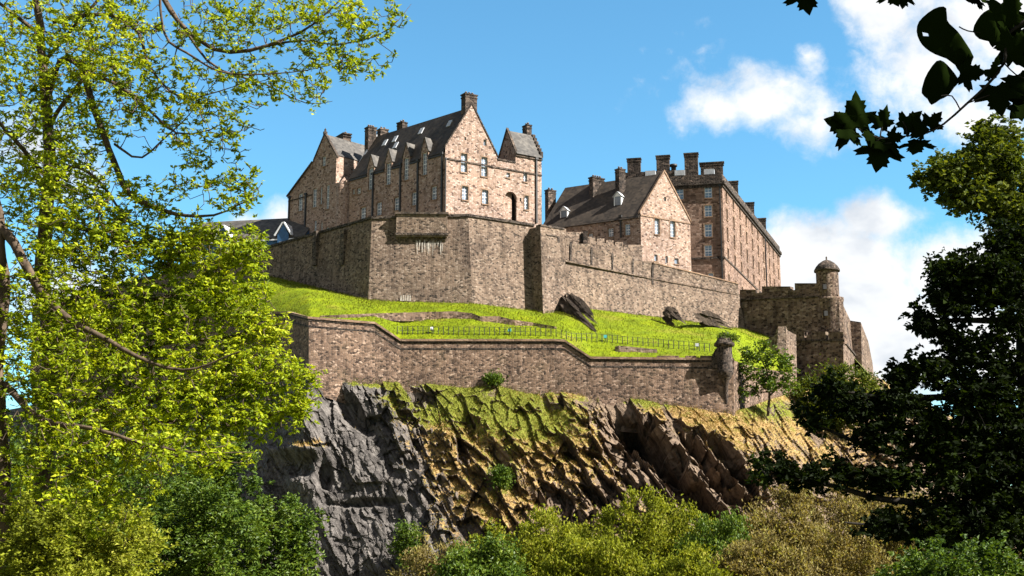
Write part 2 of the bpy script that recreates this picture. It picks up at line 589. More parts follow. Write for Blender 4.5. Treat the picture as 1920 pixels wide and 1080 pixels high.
def np_mesh(name, verts, quads, mat, parent=None, smooth=False):
    verts = np.asarray(verts, dtype=np.float32)
    quads = np.asarray(quads, dtype=np.int32)
    off = np.array(wloc(parent), dtype=np.float32)
    me = bpy.data.meshes.new(name)
    me.vertices.add(len(verts))
    me.vertices.foreach_set('co', (verts - off).ravel())
    k = quads.shape[1]
    me.loops.add(quads.size)
    me.loops.foreach_set('vertex_index', quads.ravel())
    me.polygons.add(len(quads))
    me.polygons.foreach_set('loop_start', np.arange(len(quads), dtype=np.int32) * k)
    me.polygons.foreach_set('loop_total', np.full(len(quads), k, dtype=np.int32))
    me.polygons.foreach_set('use_smooth', np.full(len(quads), smooth))
    me.update(calc_edges=True)
    me.materials.append(mat)
    o = bpy.data.objects.new(name, me)
    COL.objects.link(o)
    if parent is not None: o.parent = parent
    return o


# ------------------------------------------------------------------ noise in numpy
def hash3(i, j, k, seed):
    n = (i * 374761393 + j * 668265263 + k * 1274126177 + seed * 974634777) & 0x7fffffff
    n = (n ^ (n >> 13)) * 1274126177 & 0x7fffffff
    n = (n ^ (n >> 16)) & 0xffff
    return n / 65535.0


def vnoise(x, y, z=None, seed=0):
    x, y = np.asarray(x, float), np.asarray(y, float)
    z = np.zeros_like(x) if z is None else np.asarray(z, float)
    xi, yi, zi = np.floor(x).astype(np.int64), np.floor(y).astype(np.int64), np.floor(z).astype(np.int64)
    fx, fy, fz = x - xi, y - yi, z - zi
    fx, fy, fz = [t * t * (3 - 2 * t) for t in (fx, fy, fz)]
    out = 0
    for a in (0, 1):
        for b in (0, 1):
            for c in (0, 1):
                out = out + hash3(xi + a, yi + b, zi + c, seed) * (fx if a else 1 - fx) * (fy if b else 1 - fy) * (fz if c else 1 - fz)
    return out * 2 - 1


def fbm(x, y, z=None, oct=4, seed=0, gain=0.5):
    s, a, t = 0, 1.0, 0
    for o in range(oct):
        f = 2.03 ** o
        s = s + a * vnoise(x * f, y * f, None if z is None else z * f, seed + o * 13)
        t += a
        a *= gain
    return s / t


def lerp_tab(tab, u):
    tab = np.array(tab, float)
    return [np.interp(u, tab[:, 0], tab[:, k]) for k in range(1, tab.shape[1])]
# ================================================================== buildings
def clip_poly(poly, clip):
    """clip a polygon (list of (s,z)) by a convex anticlockwise polygon"""
    out = poly
    for i in range(len(clip)):
        a, b = clip[i], clip[(i + 1) % len(clip)]
        ins = lambda p: (b[0] - a[0]) * (p[1] - a[1]) - (b[1] - a[1]) * (p[0] - a[0]) >= -1e-9
        res = []
        for k in range(len(out)):
            p, q = out[k], out[(k + 1) % len(out)]
            ip, iq = ins(p), ins(q)
            if ip: res.append(p)
            if ip != iq:
                d0 = (b[0] - a[0]) * (p[1] - a[1]) - (b[1] - a[1]) * (p[0] - a[0])
                d1 = (b[0] - a[0]) * (q[1] - a[1]) - (b[1] - a[1]) * (q[0] - a[0])
                t = d0 / (d0 - d1)
                res.append((p[0] + (q[0] - p[0]) * t, p[1] + (q[1] - p[1]) * t))
        out = res
        if len(out) < 3: return []
    return out


class Face:
    """an upright wall plane through A and B (xy), seen from outside with A on the left"""

    def __init__(s, A, B):
        s.A = Vector((A[0], A[1], 0))
        d = Vector((B[0], B[1], 0)) - s.A
        s.L = d.length
        s.d = d.normalized()
        s.n = Vector((s.d.y, -s.d.x, 0))
        s.holes = []

    def hit(s, u, v):
        r = ray(u, v)
        o = Vector((0, 0, CAMZ))
        t = (s.A - o).dot(s.n) / r.dot(s.n)
        p = o + r * t
        return (p - s.A).dot(s.d), p.z

    def pt(s, a, z, out=0.0):
        p = s.A + s.d * a + s.n * out
        return Vector((p.x, p.y, z))

    def hole(s, u, v0, v1, w):
        s0, z = s.hit(u - w / 2, (v0 + v1) / 2)
        s1, z = s.hit(u + w / 2, (v0 + v1) / 2)
        sm, z1 = s.hit(u, v0)
        sm, z0 = s.hit(u, v1)
        h = (s0, z0, s1, z1)
        s.holes.append(h)
        return h

    def wall(s, mb, outlines, depth=0.35, m=0):
        for ol in outlines:
            ss = sorted({p[0] for p in ol} | {h[k] for h in s.holes for k in (0, 2)})
            zz = sorted({p[1] for p in ol} | {h[k] for h in s.holes for k in (1, 3)})
            s0, s1 = min(p[0] for p in ol), max(p[0] for p in ol)
            z0, z1 = min(p[1] for p in ol), max(p[1] for p in ol)
            ss = [x for x in ss if s0 - 1e-6 <= x <= s1 + 1e-6]
            zz = [x for x in zz if z0 - 1e-6 <= x <= z1 + 1e-6]
            for a, b in zip(ss[:-1], ss[1:]):
                for c, e in zip(zz[:-1], zz[1:]):
                    cs, cz = (a + b) / 2, (c + e) / 2
                    if any(h[0] < cs < h[2] and h[1] < cz < h[3] for h in s.holes): continue
                    q = clip_poly([(a, c), (b, c), (b, e), (a, e)], ol)
                    if q: mb.face([s.pt(x, z) for x, z in q], m)
        for (a, z0, b, z1) in s.holes:
            q = [(a, z0), (b, z0), (b, z1), (a, z1)]
            for i in range(4):
                j = (i + 1) % 4
                mb.face([s.pt(*q[i]), s.pt(*q[i], -depth), s.pt(*q[j], -depth), s.pt(*q[j])][::-1], m)

    def window(s, parent, h, nx=2, ny=4, bar=0.07, recess=0.28, sill=True, mat='glass', surround=False):
        a, z0, b, z1 = h
        mb = MB()
        mb.face([s.pt(a, z0, -recess), s.pt(b, z0, -recess), s.pt(b, z1, -recess), s.pt(a, z1, -recess)])
        w = mb.build('window', M[mat], parent)
        fb = MB()

        def bar_box(x0, x1, y0, y1, o=0.05):
            p = [s.pt(x, y, -recess + k) for k in (0.004, o) for x, y in ((x0, y0), (x1, y0), (x1, y1), (x0, y1))]
            fb.face(p[4:])
            for i in range(4):
                j = (i + 1) % 4
                fb.face([p[i], p[j], p[4 + j], p[4 + i]])
        e = bar * 1.3
        bar_box(a, a + e, z0, z1)
        bar_box(b - e, b, z0, z1)
        bar_box(a + e, b - e, z0, z0 + e)
        bar_box(a + e, b - e, z1 - e, z1)
        for i in range(1, nx):
            x = a + (b - a) * i / nx
            bar_box(x - bar / 3, x + bar / 3, z0 + e, z1 - e, 0.04)
        for i in range(1, ny):
            z = z0 + (z1 - z0) * i / ny
            k = bar * (0.9 if 2 * i == ny else 0.35)
            bar_box(a + e, b - e, z - k, z + k, 0.035 if 2 * i != ny else 0.055)
        fb.build('frame', M['white'], w)
        if sill or surround:
            sb = MB()
            c = s.pt((a + b) / 2, 0)
            sb.box(c + s.n * 0.03, s.d, s.n, (b - a) / 2 + 0.14, 0.12, z0 - 0.2, z0 - 0.003)
            if surround:
                for x in (a - 0.095, b + 0.095):
                    sb.box(s.pt(x, 0) + s.n * 0.0, s.d, s.n, 0.09, 0.05, z0, z1)
                sb.box(c, s.d, s.n, (b - a) / 2 + 0.185, 0.05, z1 + 0.003, z1 + 0.2)
            sb.build('sill', M['trim'], w)
        return w


def band(mb, face_pts, out, h0, h1, inn=0.0, m=0):
    """moulding along a polyline of points: out = horizontal projection to the viewer's side"""
    pts = [Vector(p) for p in face_pts]
    rings = []
    for i, p in enumerate(pts):
        ds = []
        if i > 0: ds.append((pts[i] - pts[i - 1]))
        if i < len(pts) - 1: ds.append((pts[i + 1] - pts[i]))
        ns = []
        for d in ds:
            d = Vector((d.x, d.y, 0)).normalized()
            ns.append(Vector((d.y, -d.x, 0)))
        n = sum(ns, Vector((0, 0, 0))).normalized()
        k = 1.0 / max(0.45, n.dot(ns[0]))
        n = n * k
        rings.append([p - n * inn + Vector((0, 0, h0)), p + n * out + Vector((0, 0, h0)), p + n * out + Vector((0, 0, h1)), p - n * inn + Vector((0, 0, h1))])
    mb.sweep(rings, m)


def chimney(parent, u0, u1, vt, vb, Y, a, asp=1.0, mat='dark', pots=2, below=2.5, aim=None, cap=0.22):
    """stack seen between columns u0 and u1, rows vt to vb; a = unit direction of its front, asp = depth / width"""
    p0 = P((u0 + u1) / 2, vt, Y)
    wpx = (u1 - u0) * Y / F
    a = Vector((a[0], a[1], 0)).normalized()
    b = Vector((-a.y, a.x, 0))
    r = Vector((p0.x, p0.y, 0)).normalized()
    sx = abs(a.x * r.y - a.y * r.x)
    sy = abs(b.x * r.y - b.y * r.x)
    w = wpx / (sx + asp * sy)
    zt = p0.z - 0.1
    zb = P((u0 + u1) / 2, vb, Y).z - below
    mb = MB()
    la, lb = w / 2 * 0.93, w * asp / 2 * 0.93
    mb.box(p0, a, b, la, lb, zb, zt - cap)
    mb.box(p0, a, b, la * 1.09, lb * 1.09, zt - cap - 0.5, zt - cap - 0.32)
    mb.box(p0, a, b, la * 1.13, lb * 1.13, zt - cap + 0.003, zt)
    ch = mb.build('chimney', M[mat], parent)
    for k in range(pots):
        q = p0 + a * ((k + 0.5) / pots - 0.5) * la * 1.6
        pb = MB()
        pb.lathe(q, [(0.0, zt + 0.003), (0.19, zt + 0.003), (0.15, zt + 0.35), (0.19, zt + 0.37), (0.19, zt + 0.45), (0.0, zt + 0.45)], 8)
        pb.build('chimney_pot', M['pot'], ch)
    return ch


def roof_slab(mb, a, b, c, d, t=0.18, m=0):
    """a-b eave, d-c ridge (all Vectors); gives the slope a thickness"""
    n = (b - a).cross(d - a).normalized()
    if n.z < 0: n = -n
    lo = [p - n * 0.0 for p in (a, b, c, d)]
    hi = [p + n * t for p in (a, b, c, d)]
    if ((b - a).cross(c - b)).z > 0:
        mb.hexa(lo, hi, m)
    else:
        mb.hexa(lo[::-1], hi[::-1], m)


def skew(mb, p, q, n, w=0.35, h=0.35, m=0):
    """raised gable coping from p to q, lying on the wall's top; n = outward normal of the gable"""
    rings = []
    for x in (p, q):
        rings.append([x + n * 0.12, x + n * 0.12 + Vector((0, 0, h)), x - n * w + Vector((0, 0, h)), x - n * w])
    mb.sweep(rings, m)


def pipe(parent, face, u, v0, v1, mat='iron', r=0.14):
    s0, z0 = face.hit(u, v0)
    s1, z1 = face.hit(u, v1)
    mb = MB()
    mb.box(face.pt(s0, 0, 0.12), face.d, face.n, r, r, z1, z0)
    mb.box(face.pt(s0, 0, 0.14), face.d, face.n, r * 2.0, r * 1.7, z0 + 0.002, z0 + 0.4)
    return mb.build('drain_pipe', M[mat], parent)


def mid(p, q, t=0.5):
    return p + (q - p) * t


UP = Vector((0, 0, 1))


# ------------------------------------------------------------------ the tall gabled block on the bastion
def build_hospital():
    C = P(835, 297, 200.0)
    Rr = PZ(1015.5, 329, C.z)
    Ce = P(835, 285, 200.0)
    Ll = PZ(655, 336, Ce.z)
    G = Face(C, Rr)
    bdir = (Vector((Ll.x, Ll.y, 0)) - Vector((Ce.x, Ce.y, 0))).normalized()
    W2 = PZ(541, 373.5, Ce.z)
    Lg = Face(Vector((C.x, C.y, 0)) + bdir * 47.0, C)
    sL = Lg.hit(655, 336)[0]
    sW = Lg.hit(541, 400)[0]
    root = thing('gabled_barrack', 'tall pinkish stone block with steep gable, dormers and arched doorway above the bastion', 'building', (C.x, C.y, 40))
    z0 = 39.0
    ze = Ce.z
    # ---- right hand gable front
    sa, za = G.hit(885, 196)
    zf = G.hit(835.5, 275)[1]
    sg = 2 * sa
    sR = G.L
    s6, zc = G.hit(966.5, 285)
    zp = G.hit(955, 304)[1]
    wins = []
    for (u, v0, v1, w, nx, ny) in [(870, 288, 323, 11.5, 2, 4), (908, 294.5, 331, 11.5, 2, 4), (953, 324, 333, 6.5, 1, 2), (985, 322, 341, 7, 2, 3),
                                   (872, 349, 375, 11.5, 2, 4), (909.5, 356, 382.5, 11.5, 2, 4), (987, 367, 393, 8, 2, 4),
                                   (909.5, 262, 273, 5.5, 1, 1), (872.5, 257, 263, 3.5, 1, 1), (976, 371, 378, 3, 1, 1), (953, 374, 385, 4.5, 1, 2)]:
        wins.append((G.hole(u, v0, v1, w), nx, ny, w))
    # arched doorway
    d0, dz0 = G.hit(947, 424)
    d1, dz1 = G.hit(968.5, 361.5)
    G.holes.append((d0, dz0 - 3, d1, dz1))
    G.holes.pop(10)
    wins.pop(10)
    mb = MB()
    G.wall(mb, [[(0, z0), (sg, z0), (sg, zf), (sa, za), (0, zf)]], 0.4)
    G.wall(mb, [[(sg, z0), (s6, z0), (s6, zp), (sg, zp)], [(s6, z0), (sR, z0), (sR, zc), (s6, zc)]], 0.4)
    b = -G.n
    # returns: right end, back
    dep = 9.0
    mb.face([G.pt(sR, z0), G.pt(sR, z0, -dep), G.pt(sR, zp, -dep), G.pt(sR, zp)])
    mb.face([G.pt(sR, z0, -dep), G.pt(sg, z0, -dep), G.pt(sg, zp, -dep), G.pt(sR, zp, -dep)])
    mb.face([G.pt(sg, zp - .3), G.pt(sR, zp - .3), G.pt(sR, zp - .3, -dep), G.pt(sg, zp - .3, -dep)])
    # main block's right wall (behind, above the low wing) and rear gable
    Ln = Lg.L - sL
    e = bdir
    mb.face([G.pt(sg, z0), G.pt(sg, z0) + e * Ln, G.pt(sg, ze) + e * Ln, G.pt(sg, ze)])
    mb.face([G.pt(0, z0) + e * Ln, G.pt(0, ze) + e * Ln, G.pt(sa, za - .6) + e * Ln, G.pt(sg, ze) + e * Ln, G.pt(sg, z0) + e * Ln])
    mb.build('wall', M['hosp'], root)
    for h, nx, ny, w in wins:
        G.window(root, h, nx, ny, 0.075, 0.3, w > 6, surround=w > 7)
    # doorway: arch head, sunlit back wall and the dark passage
    ab = MB()
    nseg = 12
    cs, rr = (d0 + d1) / 2, (d1 - d0) / 2
    zt_ = dz1
    zsp = zt_ - rr * .9
    arc = lambda t: (cs + rr * math.cos(t), zsp + rr * .9 * math.sin(t))
    for k in range(nseg):
        t0, t1 = math.pi * k / nseg, math.pi * (k + 1) / nseg
        (x0, y0), (x1, y1) = arc(t0), arc(t1)
        if abs(y0 - zt_) + abs(y1 - zt_) > 1e-6:
            ab.face([G.pt(x0, y0), G.pt(x0, zt_), G.pt(x1, zt_), G.pt(x1, y1)])
        ab.face([G.pt(x0, y0), G.pt(x1, y1), G.pt(x1, y1, -.6), G.pt(x0, y0, -.6)])
        ox = lambda t, r_: (cs + r_ * math.cos(t), zsp + r_ * .9 * math.sin(t))
        (a0, b0), (a1, b1) = ox(t0, rr + .38), ox(t1, rr + .38)
        (c0, e0_), (c1, e1_) = ox(t0, rr + .02), ox(t1, rr + .02)
        ab.face([G.pt(c0, e0_, .06), G.pt(a0, b0, .06), G.pt(a1, b1, .06), G.pt(c1, e1_, .06)])
    ab.build('arch', M['hosp'], root)
    xm = d0 + (d1 - d0) * .74
    jb = MB()
    jb.face([G.pt(d0, dz0 - 3, -.6), G.pt(xm, dz0 - 3, -.6), G.pt(xm, zt_, -.6), G.pt(d0, zt_, -.6)])
    jb.face([G.pt(d0, dz0 - 3, -.4), G.pt(d0, zt_, -.4), G.pt(d0, zt_, -.6), G.pt(d0, dz0 - 3, -.6)])
    jb.build('door_jamb', M['hosp'], root)
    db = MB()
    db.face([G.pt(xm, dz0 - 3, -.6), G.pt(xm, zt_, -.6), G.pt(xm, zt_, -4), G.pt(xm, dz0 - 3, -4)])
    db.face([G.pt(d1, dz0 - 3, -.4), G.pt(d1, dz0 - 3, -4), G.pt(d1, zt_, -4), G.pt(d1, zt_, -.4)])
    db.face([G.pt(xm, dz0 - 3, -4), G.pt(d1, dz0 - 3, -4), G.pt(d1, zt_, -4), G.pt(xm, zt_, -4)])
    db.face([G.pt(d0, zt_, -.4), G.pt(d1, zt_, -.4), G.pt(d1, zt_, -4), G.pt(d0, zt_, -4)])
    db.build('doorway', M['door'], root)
    # string courses
    tb = MB()
    s_, zs = G.hit(900, 308.5)
    band(tb, [G.pt(0.02, zs), G.pt(sR, zs)], 0.14, -0.13, 0.13, -0.004)
    s_, zs2 = G.hit(1000, 296)
    band(tb, [G.pt(s6, zs2 - .25), G.pt(sR + .1, zs2 - .25)], 0.2, 0, 0.25, -0.004)
    band(tb, [G.pt(sg, zp), G.pt(s6, zp)], 0.12, 0.003, 0.3, 0.4)
    tb.build('string_course', M['dark'], root)
    pipe(root, G, 1005, 300, 418)
    pipe(root, G, 831.5 + 4, 300, 404, r=.06)
    # ---- main roof
    rb = MB()
    zr = za - 0.55
    off = 0.35
    off = .1
    slope = (zr - ze) / sa
    A1, A2 = Lg.pt(sL, ze - slope * off, off), Lg.pt(Lg.L, ze - slope * off, off)
    r1, r2 = G.pt(sa, zr) + e * Ln, G.pt(sa, zr, -0.05)
    dorm = [(796, 285, 326.5, 8.6, 258), (761.5, 296, 338, 8.6, 268), (728, 306, 348, 8.6, 279), (695, 316, 356, 8.6, 290.5)]
    dh = [Lg.hole(u, v0, v1, w) for (u, v0, v1, w, va) in dorm]
    zt_d = sum(h[3] for h in dh) / 4
    zb_d = sum(h[1] for h in dh) / 4
    dh = [(h[0], zb_d, h[2], zt_d) for h in dh]
    Lg.holes = list(dh)
    zcut = zt_d + .15
    tcut = (zcut - A1.z) / (zr - A1.z)
    sR_ = Lg.L - .4
    rp_ = lambda s_, t_: Lg.pt(s_, A1.z, off) + (r1 - A1) * t_
    edges = [sL]
    for h in sorted(dh):
        m_ = (h[0] + h[2]) / 2
        edges += [m_ - .95, m_ + .95]
    edges.append(sR_)
    for k in range(0, len(edges), 2):
        roof_slab(rb, rp_(edges[k], 0), rp_(edges[k + 1], 0), rp_(edges[k + 1], tcut), rp_(edges[k], tcut))
    roof_slab(rb, rp_(sL, tcut), rp_(sR_, tcut), rp_(sR_, 1), rp_(sL, 1))
    B1, B2 = G.pt(sg, ze) + e * Ln, G.pt(sg, ze, -.4)
    roof_slab(rb, B2, B1, r1, r2 - G.n * .4)
    ro = rb.build('roof', M['slate'], root)
    for (u, v) in ((843, 232), (790, 246), (741, 261), (722, 268), (742, 273)):      # small rooflights
        # find the spot on the front slope
        n = (A2 - A1).cross(r1 - A1).normalized()
        if n.z < 0: n = -n
        d = ray(u, v)
        o = Vector((0, 0, CAMZ))
        t = (A1 + n * 0.18 - o).dot(n) / d.dot(n)
        p = o + d * t
        up = (r1 - A1).normalized()
        up = (up - e * up.dot(e)).normalized()
        lb = MB()
        q = [p + e * x * .45 + up * y * .7 for x, y in ((-1, -1), (1, -1), (1, 1), (-1, 1))]
        lb.hexa([x + n * .01 for x in q[::-1]] if (q[1] - q[0]).cross(q[2] - q[1]).z < 0 else [x + n * .01 for x in q], [x + n * .14 for x in q[::-1]] if (q[1] - q[0]).cross(q[2] - q[1]).z < 0 else [x + n * .14 for x in q])
        lb.build('rooflight', M['lead'], ro)
    # gable copings
    kb = MB()
    ap = G.pt(sa, za)
    skew(kb, G.pt(-.15, zf - .2), ap, G.n, .5, .4)
    skew(kb, ap + Vector((0, 0, .003)), G.pt(sg + .1, zf - .2), G.n, .5, .4)
    kb.build('gable_coping', M['dark'], root)
    kb = MB()
    skew(kb, Lg.pt(sL, ze - .2), r1 + Vector((0, 0, .2)), e, .4, .35)
    kb.build('gable_coping', M['lead'], root)
    chimney(root, 863, 896.5, 177, 222, G.pt(sa, 0, -0.7).y, G.d, .62, 'dark', 3, 1.5)
    # ---- long shaded front with tall dormers
    lw = []
    for h in dh:
        lw.append((h, 2, 6))
    for (u, v0, v1, w) in [(814, 349, 374.5, 10), (777, 360, 385, 10), (744, 370, 394.5, 10), (711, 379, 404, 10), (681, 388.5, 412, 10), (673, 352, 364, 7), (663, 354, 365, 4)]:
        lw.append((Lg.hole(u, v0, v1, w), 2, 4))
    lo = MB()
    Lg.wall(lo, [[(sL, z0), (Lg.L, z0), (Lg.L, ze), (sL, ze)]], .4)
    lo.build('wall', M['hosp'], root)
    # the tall windows break through the eave: a wall-head panel rises around each
    for i, (h, nx, ny) in enumerate(lw):
        Lg.window(root, h, nx, ny, 0.075, 0.3, True, surround=i >= 4)
    for i, (u, v0, v1, w, va) in enumerate(dorm):
        a, zz0, bb, zz1 = lw[i][0]
        mid_s = (a + bb) / 2
        hw = .9
        zap = Lg.hit(u + 2, va)[1]
        ztop = zz1 + .12
        db = MB()
        blen, blen2 = (zap - ze) / slope + .4, (ztop - ze) / slope + .4
        g0, g1, ga = Lg.pt(mid_s - hw, ztop, .02), Lg.pt(mid_s + hw, ztop, .02), Lg.pt(mid_s, zap, .02)
        db.face([g0, g1, ga])
        db.face([Lg.pt(a, zz1, .02), Lg.pt(bb, zz1, .02), Lg.pt(bb, ztop, .02), Lg.pt(a, ztop, .02)])
        for x0, x1 in ((mid_s - hw, a), (bb, mid_s + hw)):
            db.face([Lg.pt(x0, ze - .3, .02), Lg.pt(x1, ze - .3, .02), Lg.pt(x1, ztop, .02), Lg.pt(x0, ztop, .02)])
            db.face([Lg.pt(bb if x0 == bb else a, ze - .3, .02), Lg.pt(bb if x0 == bb else a, ztop, .02), Lg.pt(bb if x0 == bb else a, ztop, -.4), Lg.pt(bb if x0 == bb else a, ze - .3, -.4)])
        for x in (mid_s - hw, mid_s + hw):
            db.face([Lg.pt(x, ze - .3, .02), Lg.pt(x, ztop, .02), Lg.pt(x, ztop, -blen2), Lg.pt(x, ze - .3, -.2)])
        dm = db.build('dormer', M['hosp'], root)
        rb = MB()
        for sg_ in (-1, 1):
            ea, eb = Lg.pt(mid_s + sg_ * (hw + .1), ztop - .1, .12), Lg.pt(mid_s + sg_ * (hw + .1), ztop - .1, -blen2)
            ra, rbk = Lg.pt(mid_s, zap + .05, .12), Lg.pt(mid_s, zap + .05, -blen)
            roof_slab(rb, ea, eb, rbk, ra, .14)
        rb.build('dormer_roof', M['slateg'], dm)
    for k in range(0, len(edges), 2):
        gb = MB()
        band(gb, [Lg.pt(edges[k] + .05, ze - .35), Lg.pt(edges[k + 1] - .05, ze - .35)], .25, -.12, .12, -.004)
        gb.build('gutter', M['iron'], root)
    for u, v0, v1 in ((830, 290, 402), (784.5, 303, 404), (752, 310, 404), (700.5, 328, 412)):
        pipe(root, Lg, u, v0, v1)
    # chimneys behind the ridge and at the far gable
    rp = lambda t, d=0.0: r1 + (r2 - r1) * t - Lg.n * d
    chimney(root, 743, 765, 229, 258, rp(.30, 1.5).y, e, .8, 'dark', 2, 3)
    chimney(root, 683, 707.5, 238.5, 290, r1.y - .3, G.d, .9, 'dark', 3, 4)
    chimney(root, 706, 729.5, 242, 270, r1.y + 2.0, G.d, .9, 'dark', 2, 5)
    # ---- cap house over the right end
    cd = 5.4
    q = MB()
    zb_ = zp - .4
    apx = -cd / 2
    za2 = P(945, 246, G.pt(s6, 0, apx).y).z
    q.face([G.pt(s6, zb_, -cd), G.pt(s6, zb_), G.pt(s6, zc), G.pt(s6, za2, apx), G.pt(s6, zc, -cd)])
    q.face([G.pt(sR, zb_), G.pt(sR, zb_, -cd), G.pt(sR, zc, -cd), G.pt(sR, za2, apx), G.pt(sR, zc)])
    q.face([G.pt(sR, zb_, -cd), G.pt(s6, zb_, -cd), G.pt(s6, zc, -cd), G.pt(sR, zc, -cd)])
    q.build('cap_house_wall', M['hosp'], root)
    q = MB()
    e0 = .25
    f_ = lambda s_, z_, o_: G.pt(s_, z_, o_)
    sl2 = (za2 - zc) / (cd / 2)
    roof_slab(q, f_(s6 + .05, zc - sl2 * e0, e0), f_(sR - .05, zc - sl2 * e0, e0), f_(sR - .05, za2, apx), f_(s6 + .05, za2, apx))
    roof_slab(q, f_(sR - .05, zc, -cd), f_(s6 + .05, zc, -cd), f_(s6 + .05, za2, apx), f_(sR - .05, za2, apx))
    q.build('cap_house_roof', M['slateg'], root)
    q = MB()
    nl = -G.d
    skew(q, G.pt(s6, zc - .2, .15), G.pt(s6, za2 + .25, apx), nl, .3, .4)
    skew(q, G.pt(s6, za2 + .253, apx), G.pt(s6, zc - .2, -cd - .15), nl, .3, .4)
    q.build('gable_coping', M['dark'], root)
    q = MB()
    for k in range(6):       # crow steps on the right gable
        t = (k + .5) / 6
        o_ = .1 + (apx - .1) * t
        zz = zc + (za2 - zc) * t
        q.box(G.pt(sR - .05, 0, o_), G.d, G.n, .3, .26, zz - .6, zz + .55)
    q.build('crow_steps', M['dark'], root)
    chimney(root, 978.5, 998, 234.5, 268, G.pt(sR, 0, apx).y, G.n, .7, 'dark', 2, 3)
    # ---- left cross wing, a little proud of the long front
    Wg = Face(Lg.pt(sW, 0, .5), Lg.pt(sL + .4, 0, .5))
    h = lambda u, v: Wg.hit(u, v)
    top_w = []
    for (u, v0, v1, w, nx, ny) in [(563, 363, 396, 8, 2, 5), (589.7, 354, 389, 7.5, 2, 5), (602, 350, 383.5, 4, 1, 5), (614.3, 347, 392, 6, 2, 6),
                                   (565, 421, 444.5, 8.5, 2, 4), (591, 413.5, 437, 5, 1, 4), (602.8, 417, 436, 3.5, 1, 4), (614, 425, 433, 4, 1, 1), (607.2, 293, 312, 6.5, 2, 3)]:
        top_w.append((Wg.hole(u, v0, v1, w), nx, ny))
    apw, zaw = h(609, 252)
    er, zer = h(631, 292)
    el, zel = h(587.5, 304)
    zsh = h(631, 343)[1]
    lo_s, lo_z = h(541.3, 366)
    smax = h(649, 360)[0]
    zlow = z0
    wm = MB()
    Wg.wall(wm, [[(el, zsh), (er, zsh), (er, zer), (apw, zaw), (el, zel)], [(el, zlow), (smax, zlow), (smax, zsh), (el, zsh)],
                 [(lo_s, zlow), (el, zlow), (el, zel), (lo_s, lo_z)]], .35)
    bk = 12.0
    wm.face([Wg.pt(er, zsh), Wg.pt(er, zsh, -bk), Wg.pt(er, zer, -bk), Wg.pt(er, zer)])            # sunlit cheek
    wm.face([Wg.pt(smax, zlow), Wg.pt(smax, zlow, -2), Wg.pt(smax, zsh, -2), Wg.pt(smax, zsh)])
    wm.face([Wg.pt(er, zsh), Wg.pt(smax, zsh), Wg.pt(smax, zsh, -bk), Wg.pt(er, zsh, -bk)])
    wm.face([Wg.pt(lo_s, zlow, -bk), Wg.pt(lo_s, zlow), Wg.pt(lo_s, lo_z), Wg.pt(lo_s, lo_z, -bk)])
    wm.face([Wg.pt(er, zlow, -bk), Wg.pt(lo_s, zlow, -bk), Wg.pt(lo_s, lo_z, -bk), Wg.pt(el, zel, -bk), Wg.pt(apw, zaw, -bk), Wg.pt(er, zer, -bk)])
    wm.build('wing_wall', M['hosp'], root)
    for hh, nx, ny in top_w:
        Wg.window(root, hh, nx, ny, .07, .28, True)
    # corbelled round stair corner, catching the sun
    tb = MB()
    tc = Wg.pt(smax - 1.25, 0, -.55)
    tb.lathe(tc, [(1.35, zlow), (1.35, zsh - 1.2), (0.9, zsh - .2), (0.0, zsh + .9)], 20)
    tb.build('stair_turret', M['hosp'], root)
    rb = MB()
    ov = .3
    roof_slab(rb, Wg.pt(er, zer, -ov), Wg.pt(er, zer, -bk), Wg.pt(apw, zaw - .1, -bk), Wg.pt(apw, zaw - .1, -ov))
    roof_slab(rb, Wg.pt(el, zel, -bk), Wg.pt(el, zel, -ov), Wg.pt(apw, zaw - .1, -ov), Wg.pt(apw, zaw - .1, -bk))
    roof_slab(rb, Wg.pt(lo_s - .3, lo_z - .3, -bk), Wg.pt(lo_s - .3, lo_z - .3, .35), Wg.pt(el, zel, .35), Wg.pt(el, zel, -bk))
    rb.build('wing_roof', M['slateg'], root)
    kb = MB()
    skew(kb, Wg.pt(el, zel), Wg.pt(apw, zaw), Wg.n, .45, .4)
    skew(kb, Wg.pt(apw, zaw + .003), Wg.pt(er + .15, zer - .3), Wg.n, .45, .4)
    kb.build('gable_coping', M['dark'], root)
    fb = MB()
    ft = h(609, 242)[1]
    fb.lathe(Wg.pt(apw, 0, -.1), [(.4, zaw), (.4, zaw + .5), (.2, zaw + .6), (.16, ft - .25), (.24, ft - .2), (.0, ft + .25)], 8)
    fb.build('finial', M['dark'], root)
    sb = MB()
    band(sb, [Wg.pt(lo_s, lo_z - 1.2), Wg.pt(el, lo_z - 1.2)], .14, -.1, .1, -.004)
    sb.build('string_course', M['dark'], root)
    pipe(root, Wg, 574.5, 366, 450)
    pipe(root, Wg, 543.5, 372, 455)
    chimney(root, 628, 660, 253, 268, Wg.pt(er, 0, -6).y + 3, G.n, .5, 'dark', 3, 3)
    return root


build_hospital()


